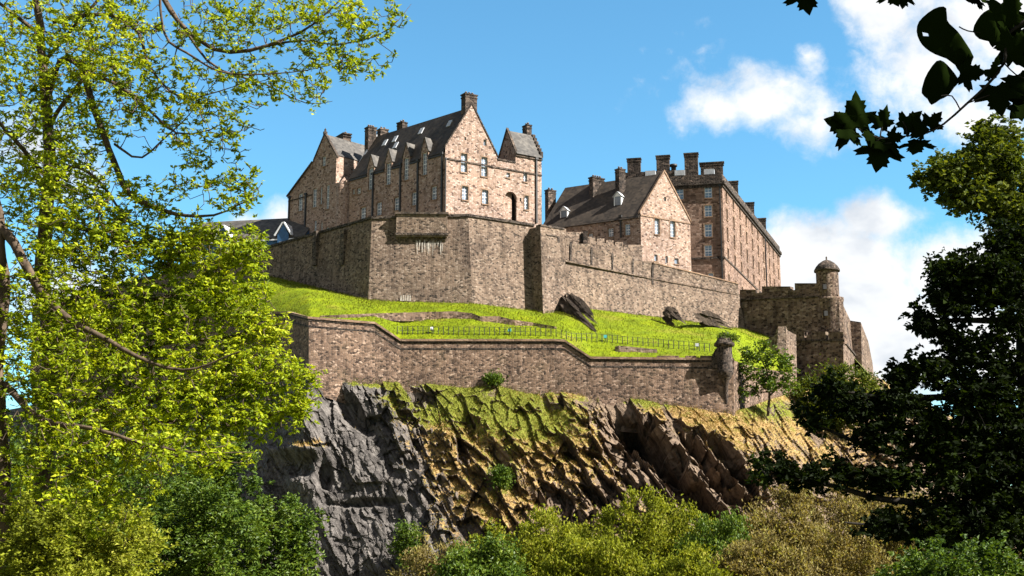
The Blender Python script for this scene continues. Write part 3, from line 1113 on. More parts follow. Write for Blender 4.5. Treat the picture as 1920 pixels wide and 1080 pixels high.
# ------------------------------------------------------------------ the lower gabled house
def build_house():
    C = P(1201, 403, 216.0)
    Rr = PZ(1294, 419.5, C.z)
    Ll = PZ(1014, 428, C.z)
    G = Face(C, Rr)
    L0 = Face(Ll, C)
    root = thing('gabled_house', 'long low stone house with brown slate roof and gable beside the tall flat-roofed block', 'building', (C.x, C.y, 38))
    z0, ze = 36.0, C.z
    sa, za = G.hit(1245.5, 322)
    zf = G.hit(1201, 398)[1]
    ws = []
    for (u, v0, v1, w, nx, ny) in [(1232, 407, 439.5, 9.5, 2, 5), (1261.3, 412, 445, 9.5, 2, 5), (1247, 369, 377, 4, 1, 1), (1230, 477, 490, 6, 1, 1), (1250, 480, 493, 4.5, 1, 1), (1268.5, 484, 495, 8, 1, 1)]:
        ws.append((G.hole(u, v0, v1, w), nx, ny, w))
    mb = MB()
    G.wall(mb, [[(0, z0), (G.L, z0), (G.L, zf), (sa, za), (0, zf)]], .4)
    lw = []
    for (u, v0, v1, w) in [(1177, 420, 441, 9.5), (1145.5, 428, 444, 9.5), (1108, 438, 452, 8)]:
        lw.append(L0.hole(u, v0, v1, w))
    L0.wall(mb, [[(0, z0), (L0.L, z0), (L0.L, ze), (0, ze)]], .35)
    bd = -L0.d
    e = bd * L0.L
    mb.face([G.pt(G.L, z0), G.pt(G.L, z0) + e, G.pt(G.L, ze) + e, G.pt(G.L, ze)])
    mb.face([L0.pt(0, z0), L0.pt(0, ze), G.pt(sa, za - .4) + e, G.pt(G.L, ze) + e, G.pt(G.L, z0) + e])
    mb.build('wall', M['hosp'], root)
    for h, nx, ny, w in ws:
        G.window(root, h, nx, ny, .075, .3, w > 5, surround=w > 9)
    for h in lw:
        L0.window(root, h, 2, 4, .075, .25, True, surround=True)
    rb = MB()
    zr = za - .35
    r2 = G.pt(sa, zr, -.1)
    r1 = G.pt(sa, zr) + e
    off = .35
    sl = (zr - ze) / (L0.n.dot(G.pt(0, 0) - G.pt(sa, 0)))
    E1, E2 = L0.pt(0, ze - sl * off, off), L0.pt(L0.L, ze - sl * off, off)
    roof_slab(rb, E1, E2 - G.n * .3, r2 - G.n * .3, r1)
    roof_slab(rb, G.pt(G.L, ze, -.3), G.pt(G.L, ze) + e, r1, r2 - G.n * .3)
    ro = rb.build('roof', M['slate'], root)
    kb = MB()
    skew(kb, G.pt(-.2, zf - .25), G.pt(sa, za), G.n, .45, .4)
    skew(kb, G.pt(sa, za + .003), G.pt(G.L + .2, zf - .25), G.n, .45, .4)
    kb.build('gable_coping', M['trim'], root)
    tb = MB()
    zs = G.hit(1240, 410)[1]
    band(tb, [G.pt(0.02, zs), G.pt(G.L, zs)], .12, -.1, .1, -.004)
    tb.build('string_course', M['trim'], root)
    gb = MB()
    band(gb, [L0.pt(.3, ze - .25), L0.pt(L0.L - .3, ze - .25)], .25, -.12, .12, -.004)
    gb.build('gutter', M['iron'], root)
    pipe(root, L0, 1164, 408, 446)
    at = lambda t: (r1 + (r2 - r1) * t)
    chimney(root, 1020.5, 1043.5, 356, 392, r1.y + .3, G.d, .6, 'dark', 2, 4)
    chimney(root, 1102.5, 1134.5, 333, 366, at(.40).y, G.d, .45, 'dark', 4, 3)
    chimney(root, 1152, 1173.5, 316.5, 352, at(.66).y - 1.2, G.d, .8, 'dark', 2, 4)
    n = (E2 - E1).cross(r1 - E1).normalized()
    if n.z < 0: n = -n
    for (u, v0, v1, w) in ((1057, 386, 411, 13), (1158, 358, 387, 13)):          # pale lead dormers on the slope
        d = ray(u, v1)
        o = Vector((0, 0, CAMZ))
        p = o + d * ((E1 - o).dot(n) / d.dot(n))
        hgt = (v1 - v0) * p.y / F
        hw = w * p.y / F / 2 * 1.2
        f = Face(p - L0.d * hw, p + L0.d * hw)
        mb = MB()
        zt = p.z + hgt * .68
        bl = (zt - p.z) / sl
        bl2 = (p.z + hgt - p.z) / sl
        for x in (0, f.L):
            mb.face([f.pt(x, p.z), f.pt(x, zt), f.pt(x, zt, -bl)])
        mb.face([f.pt(0, zt), f.pt(f.L, zt), f.pt(hw, p.z + hgt)])
        for k, (x0, x1) in enumerate(((0, .18), (f.L - .18, f.L))):
            mb.face([f.pt(x0, p.z), f.pt(x1, p.z), f.pt(x1, zt), f.pt(x0, zt)])
        dm = mb.build('dormer', M['white'], root)
        rb = MB()
        for sg in (-1, 1):
            roof_slab(rb, f.pt(hw + sg * (hw + .15), zt - .1, .15), f.pt(hw + sg * (hw + .15), zt - .1, -bl), f.pt(hw, p.z + hgt, -bl2), f.pt(hw, p.z + hgt, .15), .1)
        rb.build('dormer_roof', M['lead'], dm)
        wb = MB()
        wb.face([f.pt(.18, p.z, -.05), f.pt(f.L - .18, p.z, -.05), f.pt(f.L - .18, zt, -.05), f.pt(.18, zt, -.05)])
        wb.build('window', M['glass'], dm)
    return root


build_house()


# ------------------------------------------------------------------ the tall flat-topped barracks
def build_barracks():
    C = P(1354, 342, 240.0)
    Rr = PZ(1462, 476, C.z)
    Ll = PZ(1263, 347, C.z)
    Rf = Face(C, Rr)
    d = (Vector((C.x, C.y, 0)) - Vector((Ll.x, Ll.y, 0))).normalized()
    wid = 20.5
    Lf = Face(Vector((C.x, C.y, 0)) - d * wid, C)
    root = thing('barracks', 'tall pale pinkish many-windowed stone barracks with flat top and big chimneys', 'building', (C.x, C.y, 38))
    z0, zt = 33.0, C.z
    cols = []
    rows = [(349.5, 371), (384.5, 406), (420, 444), (459.5, 480.5)]
    hs = []
    for (v0, v1) in rows:
        hs.append(Lf.hole(1328, v0, v1, 14))
    zrows = [(h[1], h[3]) for h in hs]
    extra = []
    for k, (z0r, z1r) in enumerate(zrows):
        w = hs[0][2] - hs[0][0]
        a = Lf.hit(1274.5, 361)[0]
        Lf.holes.append((a - w / 2, z0r, a + w / 2, z1r))
        extra.append(Lf.holes[-1])
    low = Lf.hole(1333, 512, 531, 9)
    mb = MB()
    Lf.wall(mb, [[(0, z0), (Lf.L, z0), (Lf.L, zt), (0, zt)]], .4)
    zlow = (zrows[-1][0] - 5.4, zrows[-1][0] - 3.0)
    n = 10
    rw = []
    for i in range(n):
        c = Rf.L * (i + .5) / n + .3
        if i == 7: c += .8
        for z0r, z1r in zrows:
            h = (c - .72, z0r, c + .72, z1r)
            Rf.holes.append(h)
            rw.append(h)
        h = (c - .6, zlow[0], c + .6, zlow[1])
        Rf.holes.append(h)
        rw.append(h)
    Rf.wall(mb, [[(0, z0), (Rf.L, z0), (Rf.L, zt), (0, zt)]], .45)
    mb.face([Rf.pt(Rf.L, z0), Rf.pt(Rf.L, z0) - d * wid, Rf.pt(Rf.L, zt) - d * wid, Rf.pt(Rf.L, zt)])
    mb.face([Lf.pt(0, z0), Lf.pt(0, zt), Rf.pt(Rf.L, zt) - d * wid, Rf.pt(Rf.L, z0) - d * wid])
    mb.build('wall', M['barr'], root)
    for h in hs + extra + [low]:
        Lf.window(root, h, 2, 4, .1, .3, True, surround=True)
    for h in rw:
        Rf.window(root, h, 2, 4, .1, .32, True, surround=True)
    tb = MB()
    zs = Lf.hit(1340, 483.5)[1]
    path = lambda z: [Lf.pt(0, z), Rf.pt(0, z), Rf.pt(Rf.L, z)]
    band(tb, path(zs), .16, -.18, .18, -.004)
    tb.build('string_course', M['dark'], root)
    cb = MB()
    band(cb, path(zt), .55, -.35, .28, -.004)
    band(cb, path(zt - .62), .25, -.25, .26, -.006)
    cb.build('cornice', M['soot_shade'], root)  # near-black tone covers soot and the shaded underside alike
    pb = MB()
    band(pb, path(zt + .29), .05, 0, 1.5, .5)
    pb.build('parapet', M['dark'], root)
    rb = MB()
    q = [Lf.pt(.6, zt + .2, -.6), Rf.pt(.6, zt + .2, -.6), Rf.pt(Rf.L - .6, zt + .2, -.6), Rf.pt(Rf.L - .6, zt + .2) - d * (wid - .6)]
    c0, c1 = mid(q[0], q[1]) + Rf.d * 5 + UP * 3.2, mid(q[3], q[2]) - Rf.d * 5 + UP * 3.2
    rb.face([q[0], q[1], c0])
    rb.face([q[1], q[2], c1, c0])
    rb.face([q[2], q[3], c1])
    rb.face([q[3], q[0], c0, c1])
    rb.build('roof', M['slateg'], root)
    a = Lf.d
    yy = C.y
    chimney(root, 1174.5, 1203, 297, 331, yy + 9, a, .5, 'dark', 0, 4)
    chimney(root, 1229, 1257, 291.5, 329, yy + 5, a, .5, 'dark', 0, 4)
    chimney(root, 1281.5, 1310, 287, 329, yy + 2.5, a, .5, 'dark', 0, 4)
    chimney(root, 1311, 1357.5, 304, 333, yy + 9, a, .25, 'dark', 0, 4)
    for (u0, u1, v0, v1, f) in ((1364, 1384.5, 339, 366, .28), (1394, 1414.5, 379, 404, .52), (1419, 1436.5, 408.5, 436, .72)):
        chimney(root, u0, u1, v0, v1, Rf.pt(Rf.L * f, 0, -1.5).y, a, .4, 'dark', 0, 5)
    # wing that continues behind the house, with a low parapet and rooflights
    wb = MB()
    l0, l1 = P(1182, 331, yy + 8), P(1263, 322, yy + 4)
    wb.box(mid(l0, l1), a, (-a.y, a.x), (l1 - l0).length / 2 + .5, 3.0, z0, P(1215, 321, yy + 3).z)
    wb.build('rear_wing', M['dark'], root)
    for (u, v) in ((1220, 326), (1275, 325), (1330, 323)):
        p = P(u, v, yy + 2.5)
        mb = MB()
        mb.box(p, a, (-a.y, a.x), 1.0, .8, p.z - .6, p.z + .45)
        mb.build('skylight', M['lead'], root)
    mb = MB()
    p = P(1263, 313, yy + 5)
    mb.lathe((p.x, p.y, 0), [(.5, p.z - 2), (.5, p.z), (.75, p.z + .05), (.75, p.z + .5), (0, p.z + .5)], 10)
    mb.build('roof_vent', M['iron'], root)
    pipe(root, Lf, 1349.5, 350, 530, r=.12)
    pipe(root, Rf, 1433, 440, 550, r=.16)
    return root


build_barracks()


# ------------------------------------------------------------------ modern visitor building far left
def build_visitor():
    A0, A1 = P(352, 458, 226.0), P(542, 452, 222.0)
    f = Face(A0, A1)
    root = thing('visitor_pavilion', 'low modern pavilion with grey roof, white gabled dormers and blue windows behind the yellow-green tree', 'building', (A0.x, A0.y, 38))
    ze = P(450, 449, f.pt(f.L / 2, 0).y).z
    zr = P(450, 414, f.pt(f.L / 2, 0, -6).y).z
    L2 = f.L + 3
    mb = MB()
    mb.face([f.pt(0, 36), f.pt(L2, 36), f.pt(L2, ze), f.pt(0, ze)])
    mb.face([f.pt(0, 36, -12), f.pt(0, 36), f.pt(0, ze), f.pt(0, zr, -6), f.pt(0, ze, -12)])
    mb.face([f.pt(L2, 36), f.pt(L2, 36, -12), f.pt(L2, ze, -12), f.pt(L2, zr, -6), f.pt(L2, ze)])
    mb.face([f.pt(L2, 36, -12), f.pt(0, 36, -12), f.pt(0, ze, -12), f.pt(L2, ze, -12)])
    mb.build('wall', M['blue'], root)
    rb = MB()
    roof_slab(rb, f.pt(-.6, ze - .3, .5), f.pt(L2, ze - .3, .5), f.pt(L2, zr, -6), f.pt(-.6, zr, -6))
    roof_slab(rb, f.pt(L2, ze - .3, -12.5), f.pt(-.6, ze - .3, -12.5), f.pt(-.6, zr, -6), f.pt(L2, zr, -6))
    rb.build('roof', M['slateg'], root)
    fb = MB()
    band(fb, [f.pt(-.6, ze - .5, .5), f.pt(L2, ze - .5, .5)], .12, -.12, .12, -.004)
    fb.build('fascia', M['white'], root)
    for u, hw in ((372, 9), (420, 14), (478, 9), (533, 14)):
        s, z = f.hit(u, 455)
        w = hw * 226 / F
        if hw > 10:
            db = MB()
            zt, zb = P(u, 428, 226).z, P(u, 452, 226).z
            db.face([f.pt(s - w * .8, zb - 2.4, .7), f.pt(s + w * .8, zb - 2.4, .7), f.pt(s + w * .8, zb + .2, .7), f.pt(s, zt - .2, .7), f.pt(s - w * .8, zb + .2, .7)])
            dm = db.build('dormer', M['blue'], root)
            wb = MB()
            for sg in (-1, 1):
                roof_slab(wb, f.pt(s + sg * w * 1.15, zb, .9), f.pt(s + sg * w * 1.15, zb, -3), f.pt(s, zt, -3), f.pt(s, zt, .9), .22)
            wb.build('dormer_roof', M['white'], dm)
        pb = MB()
        pb.box(f.pt(s + w, 0, .8), f.d, f.n, .16, .16, 38, ze - .65)
        pb.build('post', M['white'], root)
        wb = MB()
        wb.face([f.pt(s - w * .55, ze - 3.2, .73), f.pt(s + w * .55, ze - 3.2, .73), f.pt(s + w * .55, ze - .9, .73), f.pt(s - w * .55, ze - .9, .73)])
        wb.build('window', M['glass'], root)
    return root


build_visitor()
# ================================================================== curtain walls and batteries
def wall_strip(mb, tops, bots, thick=1.2, m=0, sub=6.0):
    """tops / bots: matching lists of (u, v, Y), left to right; a solid battered wall"""
    T, B = [P(*t) for t in tops], [P(*b) for b in bots]
    rings = []
    n_ = len(T)
    for i in range(n_):
        ns = []
        for a, b in ((i - 1, i), (i, i + 1)):
            if a >= 0 and b < n_:
                d = T[b] - T[a]
                d = Vector((d.x, d.y, 0)).normalized()
                ns.append(Vector((d.y, -d.x, 0)))
        n = sum(ns, Vector()).normalized()
        n = n / max(.5, n.dot(ns[0]))
        bk = T[i] - n * thick
        rings.append([B[i], T[i], bk, Vector((bk.x, bk.y, B[i].z))])
    mb.sweep(rings, m)
    return T


def merlons(mb, items, Yf, vb, thick=1.0, m=0, drop=0.6):
    """items: (u0, u1, vtop); Yf(u) depth of the wall head, vb(u) its row"""
    for (u0, u1, vt) in items:
        p0, p1 = P(u0, vt, Yf(u0)), P(u1, vt, Yf(u1))
        d = p1 - p0
        d = Vector((d.x, d.y, 0)).normalized()
        n = Vector((d.y, -d.x, 0))
        b0, b1 = P(u0, vb(u0), Yf(u0)), P(u1, vb(u1), Yf(u1))
        f = n * 0.03
        zb0, zb1 = b0.z - drop, b1.z - drop
        q = [Vector((p.x, p.y, 0)) for p in (p0 + f, p1 + f, p1 - n * thick, p0 - n * thick)]
        mb.hexa([Vector((a.x, a.y, z)) for a, z in zip(q, (zb0, zb1, zb1, zb0))], [Vector((a.x, a.y, z)) for a, z in zip(q, (p0.z, p1.z, p1.z, p0.z))], m)


def build_walls():
    # ---- great bastion under the tall block
    root = thing('bastion_wall', 'huge battered stone bastion under the gabled block, with boxed-out gun platform', 'wall', P(790, 565, 184))
    mb = MB()
    T = wall_strip(mb, [(60, 575, 280), (250, 530, 238), (486, 470, 207), (697, 411, 183.5), (878, 406, 183.9), (1001, 424.5, 189.3)],
                   [(60, 640, 278), (250, 600, 236), (497, 545, 204.5), (690, 575, 181.8), (887, 580, 182.2), (1020, 596, 187.6)], 2.2)
    mb.build('wall', M['bast'], root)
    cb = MB()
    band(cb, T, .22, 0.003, .38, 1.0)
    cb.build('coping', M['soot_shade'], root)
    f1 = Face(T[3], T[4])
    # boxed-out platform
    s0, z1 = f1.hit(744, 404.5)
    s1, zb = f1.hit(838.5, 447)
    bx = MB()
    out = 0.95
    c = f1.pt((s0 + s1) / 2, 0, (out - 1) / 2)
    bx.box(c, f1.d, f1.n, (s1 - s0) / 2, (out + 1) / 2, zb, z1)
    pl = bx.build('gun_platform', M['bast'], root)
    bx = MB()
    bx.box(c, f1.d, f1.n, (s1 - s0) / 2 + .2, (out + 1) / 2 + .2, z1 + .003, z1 + .35)
    bx.box(c, f1.d, f1.n, (s1 - s0) / 2 + .12, (out + 1) / 2 + .12, zb + .25, zb + .6)
    bx.build('coping', M['dark'], pl)
    for k in range(7):
        kb = MB()
        x = s0 + .5 + (s1 - s0 - 1) * k / 6
        kb.hexa([f1.pt(x - .22, zb - 1.3, .2), f1.pt(x - .22, zb - 1.3, -1), f1.pt(x + .22, zb - 1.3, -1), f1.pt(x + .22, zb - 1.3, .2)][::-1],
                [f1.pt(x - .22, zb - .003, out - .15), f1.pt(x - .22, zb - .003, -1), f1.pt(x + .22, zb - .003, -1), f1.pt(x + .22, zb - .003, out - .15)][::-1])
        kb.build('corbel', M['dark'], pl)
    lb = MB()
    rng = random.Random(4)
    for k in range(22):                                  # lime runs under the platform
        u = 781 + 49 * (k + rng.uniform(-.45, .45)) / 21
        v0, v1 = 449 + rng.uniform(0, 8), 462 + rng.uniform(-6, 16)
        w = rng.uniform(.35, 1.1)
        def on(u, v):
            t = (v - 409) / (575 - 409)
            yt = 183.5 + .4 * (u - 697) / 181
            return P(u, v, yt - 1.72 * t - .14)
        lb.face([on(u - w * .5, v1), on(u + w * .4, v1 + 1), on(u + w, v0), on(u - w, v0)])
    for k in range(5):
        u = 752 + 17 * k / 4
        lb.face([on(u - 1.6, 564), on(u + 1.4, 564), on(u + 1, 552 + rng.uniform(0, 6)), on(u - .5, 553)])
    lb.build('lime_stain', M['lime'], root)
    ib = MB()
    for (u, v, w, h) in ((648, 450, 5, 8), (596, 452, 4.5, 18)):       # dark buttress pipes on the shaded flank
        fl = Face(T[2], T[3])
        s_, z_ = fl.hit(u, v)
        ib.box(fl.pt(s_, 0, .25), fl.d, fl.n, .5, .45, z_ - 4, z_ + 1.5)
    ib.build('drain_shaft', M['dark'], root)

    # ---- tall buttress at the fold
    root = thing('wall_buttress', 'narrow sunlit stone buttress with stepped top between bastion and long curtain wall', 'wall', P(1035, 560, 188))
    mb = MB()
    wall_strip(mb, [(1013, 424, 187.0), (1058, 431, 190.3)], [(1019, 606, 184.6), (1063, 600, 187.8)], 4.5)
    mb.build('wall', M['bast'], root)
    mb = MB()
    a, b = P(1013, 424, 187.0), P(1058, 431, 190.3)
    band(mb, [a, b], .12, .003, .3, 1)
    f = Face(a, b)
    for (u0, u1, v0, v1) in ((1023, 1047, 441, 444), (1043, 1047.5, 444, 467)):
        s0, z1 = f.hit(u0, v0)
        s1, z0 = f.hit(u1, v1)
        mb.box(f.pt((s0 + s1) / 2, 0, .1), f.d, f.n, (s1 - s0) / 2, .2, z0, z1)
    mb.build('coping', M['dark'], root)

    # ---- long curtain wall, stepped and pierced
    root = thing('curtain_wall', 'long sunlit curtain wall with slotted parapet above the grass and rock outcrops', 'wall', P(1225, 594, 202))
    mb = MB()
    tops = [(1056, 462, 191), (1222, 507, 203.5), (1384, 541, 214)]
    T = wall_strip(mb, tops, [(1056, 590, 189), (1229, 606, 201.8), (1400, 632, 212.5)], 1.6)
    ew = MB()
    mb.build('wall', M['bast'], root)
    Yf = lambda u: np.interp(u, [1056, 1222, 1384], [191, 203.5, 214])
    vb = lambda u: np.interp(u, [1056, 1222, 1384], [462, 507, 541])
    mb = MB()
    xs = [1059, 1069, 1108, 1147, 1185, 1222]
    tp = lambda u: np.interp(u, [1059, 1222, 1384], [447, 493, 533])
    it = []
    for i in range(5):
        u0, u1 = xs[i] + (0 if i == 0 else 3.2), xs[i + 1] - .2
        it.append((u0, u1, (tp(u0) * .35 + tp(u1) * .65) - (3 if i == 0 else 0)))
    merlons(mb, it, Yf, vb, 1.3)
    mb.build('merlon', M['bast'], root)
    for u_ in (1069, 1108, 1147, 1185.5, 1222.5):          # raised near-black strips standing in for the shade in the parapet gaps
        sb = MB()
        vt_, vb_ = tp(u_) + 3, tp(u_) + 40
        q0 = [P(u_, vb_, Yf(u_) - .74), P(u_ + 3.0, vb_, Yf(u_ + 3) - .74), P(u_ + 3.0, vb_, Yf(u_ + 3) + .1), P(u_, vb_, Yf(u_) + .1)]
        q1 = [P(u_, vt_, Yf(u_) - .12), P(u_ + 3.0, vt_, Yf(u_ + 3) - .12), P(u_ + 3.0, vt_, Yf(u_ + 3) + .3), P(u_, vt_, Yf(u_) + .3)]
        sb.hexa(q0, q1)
        sb.build('slot_shade', M['soot_shade'], root)
    mb = MB()
    wall_strip(mb, [(1225, tp(1225), Yf(1225) - .03), (1384, tp(1384), Yf(1384) - .03)], [(1225, vb(1225) + 9, Yf(1225) - .03), (1384, vb(1384) + 7, Yf(1384) - .03)], 1.3)
    a = [P(1225, tp(1225), Yf(1225)), P(1384, tp(1384), Yf(1384))]
    mb.build('parapet', M['bast'], root)
    mb = MB()
    band(mb, a, .12, .003, .22, .9)
    mb.build('coping', M['trim'], root)
    mb = MB()
    band(mb, [P(1059, 501 - 12, 190.4), P(1222, 528 - 6, 203.1), P(1384, 552, 213.7)], .12, -.12, .12, .1)
    mb.build('string_course', M['bast'], root)

    # ---- inner wall behind it
    root = thing('inner_wall', 'short inner parapet wall with dark embrasures below the long brown roof', 'wall', P(1130, 470, 200))
    mb = MB()
    T = wall_strip(mb, [(1056, 441, 198), (1098, 449, 201.5), (1204, 469, 210)], [(1056, 470, 198), (1098, 480, 201.5), (1204, 500, 210)], 1.2)
    mb.build('wall', M['bast'], root)
    mb = MB()
    Yi = lambda u: np.interp(u, [1056, 1204], [198, 210])
    vi = lambda u: np.interp(u, [1056, 1098, 1204], [441, 449, 469])
    merlons(mb, [(1056, 1061, 429), (1061.4, 1094, 435), (1101, 1116, 444), (1119, 1133, 447), (1136, 1150, 450.5), (1153, 1168, 454), (1171, 1204, 459)], Yi, vi, .8)
    mb.build('merlon', M['bast'], root)
    mb = MB()
    p = P(1097.5, 434, 200.5)
    mb.box(p, (1, 0), (0, 1), .35, .35, p.z - 4, p.z)
    mb.build('gate_pier', M['dark'], root)

    # ---- right hand battery with domed turret
    root = thing('corner_battery', 'dark crenellated corner battery with round domed turret at the crag edge', 'wall', P(1557, 640, 204))
    mb = MB()
    tops = [(1384, 552, 214.5), (1535, 540, 205), (1572, 553, 203.8), (1596, 604, 226)]
    T = wall_strip(mb, tops, [(1396, 640, 213.2), (1533, 700, 203.6), (1580, 700, 202.2), (1604, 700, 224)], 1.6)
    mb.build('wall', M['batt'], root)
    mb = MB()
    Yb = lambda u: np.interp(u, [1384, 1535, 1572], [214.5, 205, 203.8])
    vb2 = lambda u: np.interp(u, [1384, 1535, 1572], [552, 540, 545])
    merlons(mb, [(1387, 1417, 543), (1428.5, 1481.5, 537), (1490, 1535, 531)], Yb, vb2, 1.2)
    mb.build('merlon', M['batt'], root)
    mb = MB()
    band(mb, [P(1384, 562, 214.4), P(1535, 556, 204.8)], .18, -.14, .14, .1)
    mb.build('string_course', M['dark'], root)
    tc = P(1552, 540, 205.6)
    r = 21 * 205 / F
    z = lambda v: P(1552, v, 205.6 - r).z
    mb = MB()
    mb.lathe(tc, [(r, z(556)), (r, z(505))], 32)
    mb.lathe((tc.x + .25, tc.y + .2), [(2.55, z(705)), (2.2, z(564)), (2.3, z(560)), (2.3, z(555.5)), (0, z(555.4))], 32)
    tu = mb.build('turret', M['batt'], root)
    mb = MB()
    mb.lathe(tc, [(r, z(506)), (r * 1.16, z(505.5)), (r * 1.16, z(502.5)), (r * .98, z(496)), (r * .72, z(490)), (r * .35, z(485)), (.12, z(483)), (.14, z(478)), (0, z(476))], 32)
    mb.build('dome', M['dark'], tu)
    for (u, v, h) in ((1546, 538, 4), (1548, 588, 4)):
        mb = MB()
        p = P(u, v, 205.6 - r - (.1 if v < 560 else .5))
        mb.box(p, (1, 0), (0, 1), .28, .3, p.z - .4, p.z + .4)
        mb.build('gun_loop', M['iron'], tu)
    # lower battery in front of it
    root = thing('lower_battery', 'lower crenellated stone battery below the domed turret', 'wall', P(1540, 713, 201))
    mb = MB()
    T = wall_strip(mb, [(1494, 637, 205), (1581, 637, 199.3), (1606, 668, 226)], [(1495, 790, 204), (1584, 790, 198), (1616, 790, 225)], 4.0)
    mb.build('wall', M['batt'], root)
    mb = MB()
    Yb = lambda u: np.interp(u, [1494, 1581], [205, 199.3])
    merlons(mb, [(1494, 1508, 622), (1512, 1521, 628), (1521.5, 1548, 621.5), (1553, 1581, 622)], Yb, lambda u: 637, 1.0)
    mb.build('merlon', M['batt'], root)
    mb = MB()
    band(mb, T, .18, -.3, .02, .3)
    mb.build('string_course', M['dark'], root)
    # outer return wall seen beyond the turret
    root = thing('return_wall', 'sunlit stone wall falling away to the sky beyond the turret', 'wall', P(1610, 710, 222))
    mb = MB()
    wall_strip(mb, [(1588, 600, 224), (1614, 604, 223), (1628, 640, 238), (1636, 680, 252)], [(1592, 790, 222), (1619, 790, 221), (1636, 790, 236), (1648, 790, 250)], 2.0)
    mb.build('wall', M['batt'], root)
    # broken stub
    root = thing('ruined_wall', 'broken sunlit stub of stone wall rising from the grass beside the lower battery', 'wall', P(1465, 700, 200))
    mb = MB()
    wall_strip(mb, [(1405, 650, 201.5), (1430, 640, 200.6), (1452, 630, 200), (1459, 612, 199.8), (1474, 612, 199.9), (1476, 619, 200), (1493, 628, 202.6)],
               [(1403, 740, 200.6), (1429, 740, 199.8), (1450, 740, 199.2), (1460, 740, 199), (1474, 740, 199), (1477, 740, 199.2), (1495, 740, 201.8)], 1.5)
    mb.build('wall', M['bast'], root)

    # ---- lower boundary wall
    root = thing('boundary_wall', 'long brown boundary wall with stepped coping along the top of the cliff', 'wall', P(900, 728, 166))
    tops = [(60, 620, 245), (430, 590, 188), (540, 588, 172.5), (579, 598, 164.2), (703, 608, 166.6), (751, 640, 167.2), (1040, 640, 166.8), (1059, 641, 166.8), (1108, 673, 166.4), (1376, 676, 165.6), (1420, 690, 180), (1494, 700, 201)]
    bots = [(60, 780, 244), (430, 740, 187), (540, 740, 171.6), (579, 735, 163.2), (703, 775, 165.6), (751, 785, 166.2), (1040, 800, 165.8), (1059, 802, 165.8), (1108, 805, 165.4), (1376, 825, 164.4), (1420, 790, 179), (1494, 770, 200)]
    mb = MB()
    T = wall_strip(mb, tops, bots, 1.3)
    mb.build('wall', M['low'], root)
    cb = MB()
    Tc = T[1:10]
    band(cb, Tc, .20, .003, .30, .55)
    cb.build('coping', M['trim'], root)
    cb = MB()
    band(cb, Tc, .10, -.24, -.002, .1)  # dark strip drawn as the shadow line under the coping
    cb.build('string_course', M['soot_shade'], root)
    cb = MB()
    sc_pts = [p - UP * 1.0 for p in Tc]
    band(cb, sc_pts, .14, -.15, .10, .1)
    cb.build('string_course', M['soot_shade'], root)  # moulding coloured near-black so its undershadow shows
    mb = MB()
    merlons(mb, [(1232, 1273, 667), (1286, 1306, 667), (1314, 1340, 667)], lambda u: 166.0, lambda u: 671, .8)
    mb.build('merlon', M['low'], root)
    # little corner turret
    root = thing('sentry_turret', 'small dark corbelled sentry turret with plants on its cap at the boundary wall corner', 'turret', P(1360, 740, 165))
    tc = P(1358.5, 660, 165.2)
    r = 16 * 165 / F
    z = lambda v: P(1358.5, v, 165.2 - r).z
    mb = MB()
    mb.lathe(tc, [(.25, z(756)), (.35, z(722)), (.55, z(712)), (.8, z(706)), (r * .98, z(698)), (r * .98, z(694)), (r * .9, z(692)), (r * .9, z(648))], 24)
    mb.build('wall', M['dark'], root)
    mb = MB()
    mb.lathe(tc, [(r * .9, z(649)), (r * 1.22, z(646)), (r * 1.22, z(642)), (r * .95, z(638)), (r * .8, z(632)), (r * .3, z(629)), (.1, z(627)), (.09, z(621)), (0, z(620))], 24)
    mb.build('cap', M['dark'], root)
    mb = MB()
    p = P(1349, 676, 165.2 - r)
    wall_strip(mb, [(1334, 668, 165.5), (1341, 655, 165.3), (1348, 649, 165.2)], [(1334, 690, 165.5), (1341, 690, 165.3), (1348, 690, 165.2)], .8)
    mb.build('shoulder', M['dark'], root)


build_walls()

# ================================================================== terrain
T_LOW = [(60, 640, 250), (300, 600, 210), (430, 592, 190), (540, 592, 174.2), (579, 600, 165.6), (640, 601, 166.6), (703, 607, 168.0), (751, 637, 168.4), (1040, 637, 168.0), (1059, 642, 168.0), (1108, 668, 167.6), (1150, 669, 167.4), (1345, 668, 167.0), (1376, 678, 168.2),
         (1420, 692, 183), (1440, 684, 190), (1494, 690, 203)]
T_UP = [(60, 600, 280), (300, 560, 236), (430, 527, 212), (505, 517, 204.4), (692, 561.5, 183.0), (887, 567, 183.4), (1019, 583, 189), (1060, 580, 190.5), (1100, 577, 193.6), (1230, 594, 203), (1397, 617, 213.8), (1440, 630, 210), (1494, 660, 206)]


def terr(u, t):
    vl, yl = lerp_tab(T_LOW, u)
    vu, yu = lerp_tab(T_UP, u)
    c, s = math.cos(TH), math.sin(TH)
    def pz(u, v, y):
        a, b = (u - 960) / F, (540 - v) / F
        dy, dz = c - b * s, s + b * c
        return a * y / dy, y, CAMZ + dz * y / dy
    x0, y0, z0 = pz(u, vl, yl)
    x1, y1, z1 = pz(u, vu, yu)
    e = t + 0.10 * np.sin(t * math.pi)
    return np.stack([x0 + (x1 - x0) * t, y0 + (y1 - y0) * t, z0 + (z1 - z0) * e], -1)


def ground_at(u, v):
    ts = np.linspace(0, 1, 200)
    pts = terr(np.full(200, float(u)), ts)
    vs = np.array([proj(p)[1] for p in pts])
    i = int(np.argmin(np.abs(vs - v)))
    return Vector(pts[i])


def grid_quads(nu, nt):
    i = np.arange(nu - 1)[:, None] * nt + np.arange(nt - 1)[None, :]
    return np.stack([i, i + nt, i + nt + 1, i + 1], -1).reshape(-1, 4)


